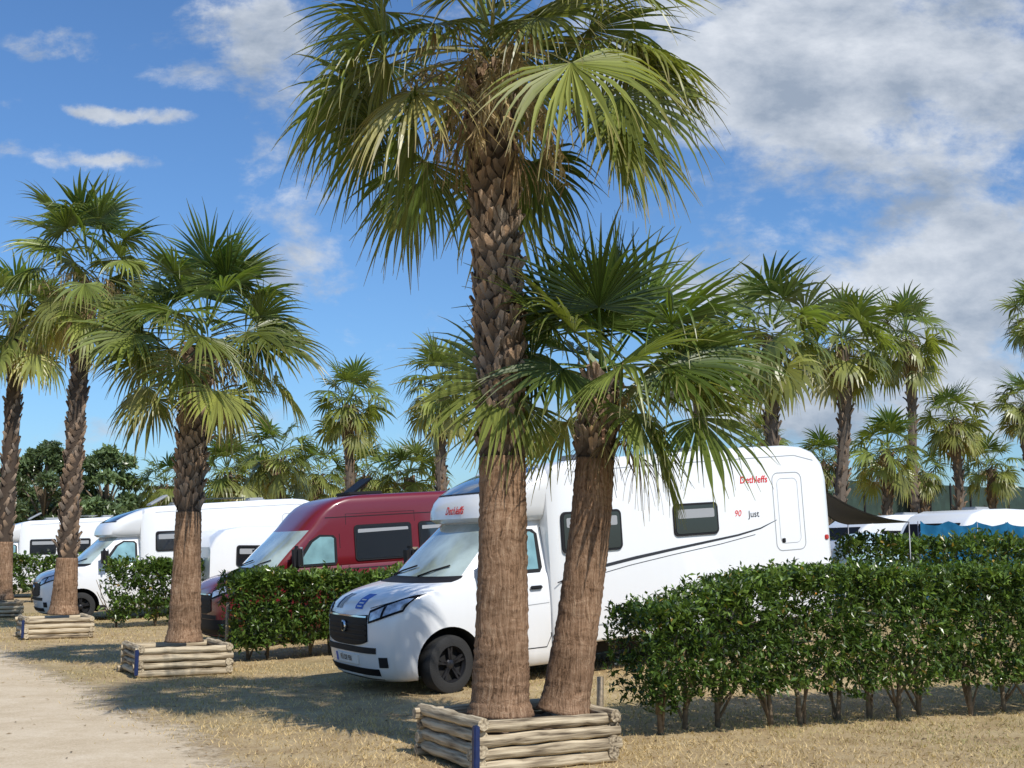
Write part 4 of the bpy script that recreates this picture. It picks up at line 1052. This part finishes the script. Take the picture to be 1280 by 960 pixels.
D = unit(np.stack([rs.normal(0, 1, n), rs.normal(0, 1, n), rs.normal(0, .12, n)], 1)); N = unit(np.stack([rs.normal(0, .2, n), rs.normal(0, .2, n), np.ones(n)], 1)); L = rs.uniform(.02, .07, n)
v, f, c = leaves(P, D, N, L, L*.4, np.array([.24, .16, .08])*rs.uniform(.4, 1.5, (n, 1)))
o = mk('leaf_litter', v, f, M['dry'], None, col=c); tag(o, 'scattered brown fallen leaves on the grass', 'leaf litter'); o['kind'] = 'stuff'

# ------------------------------------------------------------ world
sun_to = Vector((.55*math.cos(R(48)), -.835*math.cos(R(48)), math.sin(R(48)))).normalized()
W = bpy.data.worlds.new('World'); S.world = W; W.use_nodes = True; nt = W.node_tree; nt.nodes.clear()
N_ = nt.nodes.new; Lk = nt.links.new
out = N_('ShaderNodeOutputWorld'); bg = N_('ShaderNodeBackground'); bg.inputs[1].default_value = .11; Lk(bg.outputs[0], out.inputs[0])
sky = N_('ShaderNodeTexSky'); sky.sky_type = 'NISHITA'; sky.sun_disc = False; sky.sun_elevation = R(48); sky.sun_rotation = math.atan2(sun_to.x, sun_to.y)
sky.ozone_density = 1.8; sky.dust_density = .8; sky.air_density = 1.1
def math_(op, a, b=None, c=None):
    n = N_('ShaderNodeMath'); n.operation = op
    for i, v in enumerate((a, b, c)):
        if v is None: continue
        if isinstance(v, (int, float)): n.inputs[i].default_value = v
        else: Lk(v, n.inputs[i])
    return n.outputs[0]
tc = N_('ShaderNodeTexCoord'); sp = N_('ShaderNodeSeparateXYZ'); Lk(tc.outputs['Generated'], sp.inputs[0])
ay = math_('MAXIMUM', math_('ABSOLUTE', sp.outputs[1]), .12)
u = math_('DIVIDE', sp.outputs[0], ay); v = math_('DIVIDE', sp.outputs[2], ay)
cb = N_('ShaderNodeCombineXYZ'); Lk(u, cb.inputs[0]); Lk(v, cb.inputs[1])
wp = N_('ShaderNodeTexNoise'); wp.inputs['Scale'].default_value = 14; wp.inputs['Detail'].default_value = 8; wp.inputs['Roughness'].default_value = .65; Lk(cb.outputs[0], wp.inputs['Vector'])
ws = N_('ShaderNodeSeparateXYZ'); Lk(wp.outputs['Color'], ws.inputs[0])
u2 = math_('MULTIPLY_ADD', math_('SUBTRACT', ws.outputs[0], .5), .12, u); v2 = math_('MULTIPLY_ADD', math_('SUBTRACT', ws.outputs[1], .5), .035, v)
def blob(cu, cv, ru, rv, amp):
    x = math_('MULTIPLY', math_('SUBTRACT', u2, cu), 1/ru); y = math_('MULTIPLY', math_('SUBTRACT', v2, cv), 1/rv)
    r2 = math_('ADD', math_('MULTIPLY', x, x), math_('MULTIPLY', y, y))
    return math_('MULTIPLY', math_('EXPONENT', math_('MULTIPLY', r2, -1.0)), amp)
field = None
for bb in ((.36, .42, .24, .10, .66), (.33, .225, .2, .055, .56), (.45, .22, .15, .08, .35), (.2, .40, .12, .06, .36), (.3, .13, .25, .04, .45), (-.05, .10, .5, .035, .26), (.14, .46, .1, .04, .28),
           (-.37, .378, .04, .009, .45), (-.31, .372, .05, .009, .45), (-.355, .332, .07, .009, .48), (-.45, .382, .04, .009, .4), (-.22, .46, .06, .04, .42), (-.20, .39, .05, .07, .38), (-.18, .29, .06, .05, .28), (-.41, .43, .05, .015, .3), (.0, .2, .12, .05, .16), (-.45, .345, .04, .008, .35), (-.30, .41, .05, .012, .3), (-.38, .45, .03, .01, .25), (-.2, .23, .07, .02, .28), (-.36, .16, .1, .015, .25)):
    q = blob(*bb); field = q if field is None else math_('ADD', field, q)
def wn(scale, sx, sy, det=9, rough=.6, dist=.3, off=0):
    mp = N_('ShaderNodeMapping'); mp.inputs['Scale'].default_value = (sx, sy, 1); mp.inputs['Location'].default_value = (off, off, 0); Lk(cb.outputs[0], mp.inputs[0])
    n = N_('ShaderNodeTexNoise'); n.inputs['Scale'].default_value = scale; n.inputs['Detail'].default_value = det; n.inputs['Roughness'].default_value = rough; n.inputs['Distortion'].default_value = dist
    Lk(mp.outputs[0], n.inputs['Vector']); return n.outputs['Fac']
nz1 = wn(9, 1, 1.6, 12, .64, .15); nz2 = wn(8, 1, 1.7, 10, .62, .1, 3.3)
dens = math_('ADD', math_('MULTIPLY_ADD', nz1, 1.5, -.25), field)
mr = N_('ShaderNodeMapRange'); mr.interpolation_type = 'SMOOTHSTEP'; mr.inputs[1].default_value = .68; mr.inputs[2].default_value = 1.06; mr.inputs[4].default_value = .94; Lk(dens, mr.inputs[0])
tint = N_('ShaderNodeMixRGB'); tint.blend_type = 'MULTIPLY'; tint.inputs[0].default_value = 1; tint.inputs[2].default_value = (.66, .96, 1.3, 1); Lk(sky.outputs[0], tint.inputs[1])
cr = N_('ShaderNodeValToRGB'); cr.color_ramp.elements[0].position = .36; cr.color_ramp.elements[0].color = (3.1, 3.7, 4.6, 1); cr.color_ramp.elements[1].position = .64; cr.color_ramp.elements[1].color = (6.8, 7.2, 7.8, 1)
Lk(nz2, cr.inputs[0])
mx = N_('ShaderNodeMixRGB'); Lk(mr.outputs[0], mx.inputs[0]); Lk(tint.outputs[0], mx.inputs[1]); Lk(cr.outputs[0], mx.inputs[2]); Lk(mx.outputs[0], bg.inputs[0])

sl = bpy.data.lights.new('sun', 'SUN'); sl.energy = 4.6; sl.angle = R(.5); sl.color = (1, .95, .87)
so = bpy.data.objects.new('sun', sl); COL.objects.link(so); so.rotation_euler = (-sun_to).to_track_quat('-Z', 'Y').to_euler()
cam = bpy.data.cameras.new('camera'); co = bpy.data.objects.new('camera', cam); COL.objects.link(co)
cam.sensor_width = 36; cam.lens = 36*FPX/1280; cam.clip_end = 5000; co.location = (0, 0, CH); co.rotation_euler = (math.pi/2+PITCH, 0, 0)
S.camera = co
S.view_settings.view_transform = 'Standard'; S.view_settings.look = 'None'; S.view_settings.exposure = 0
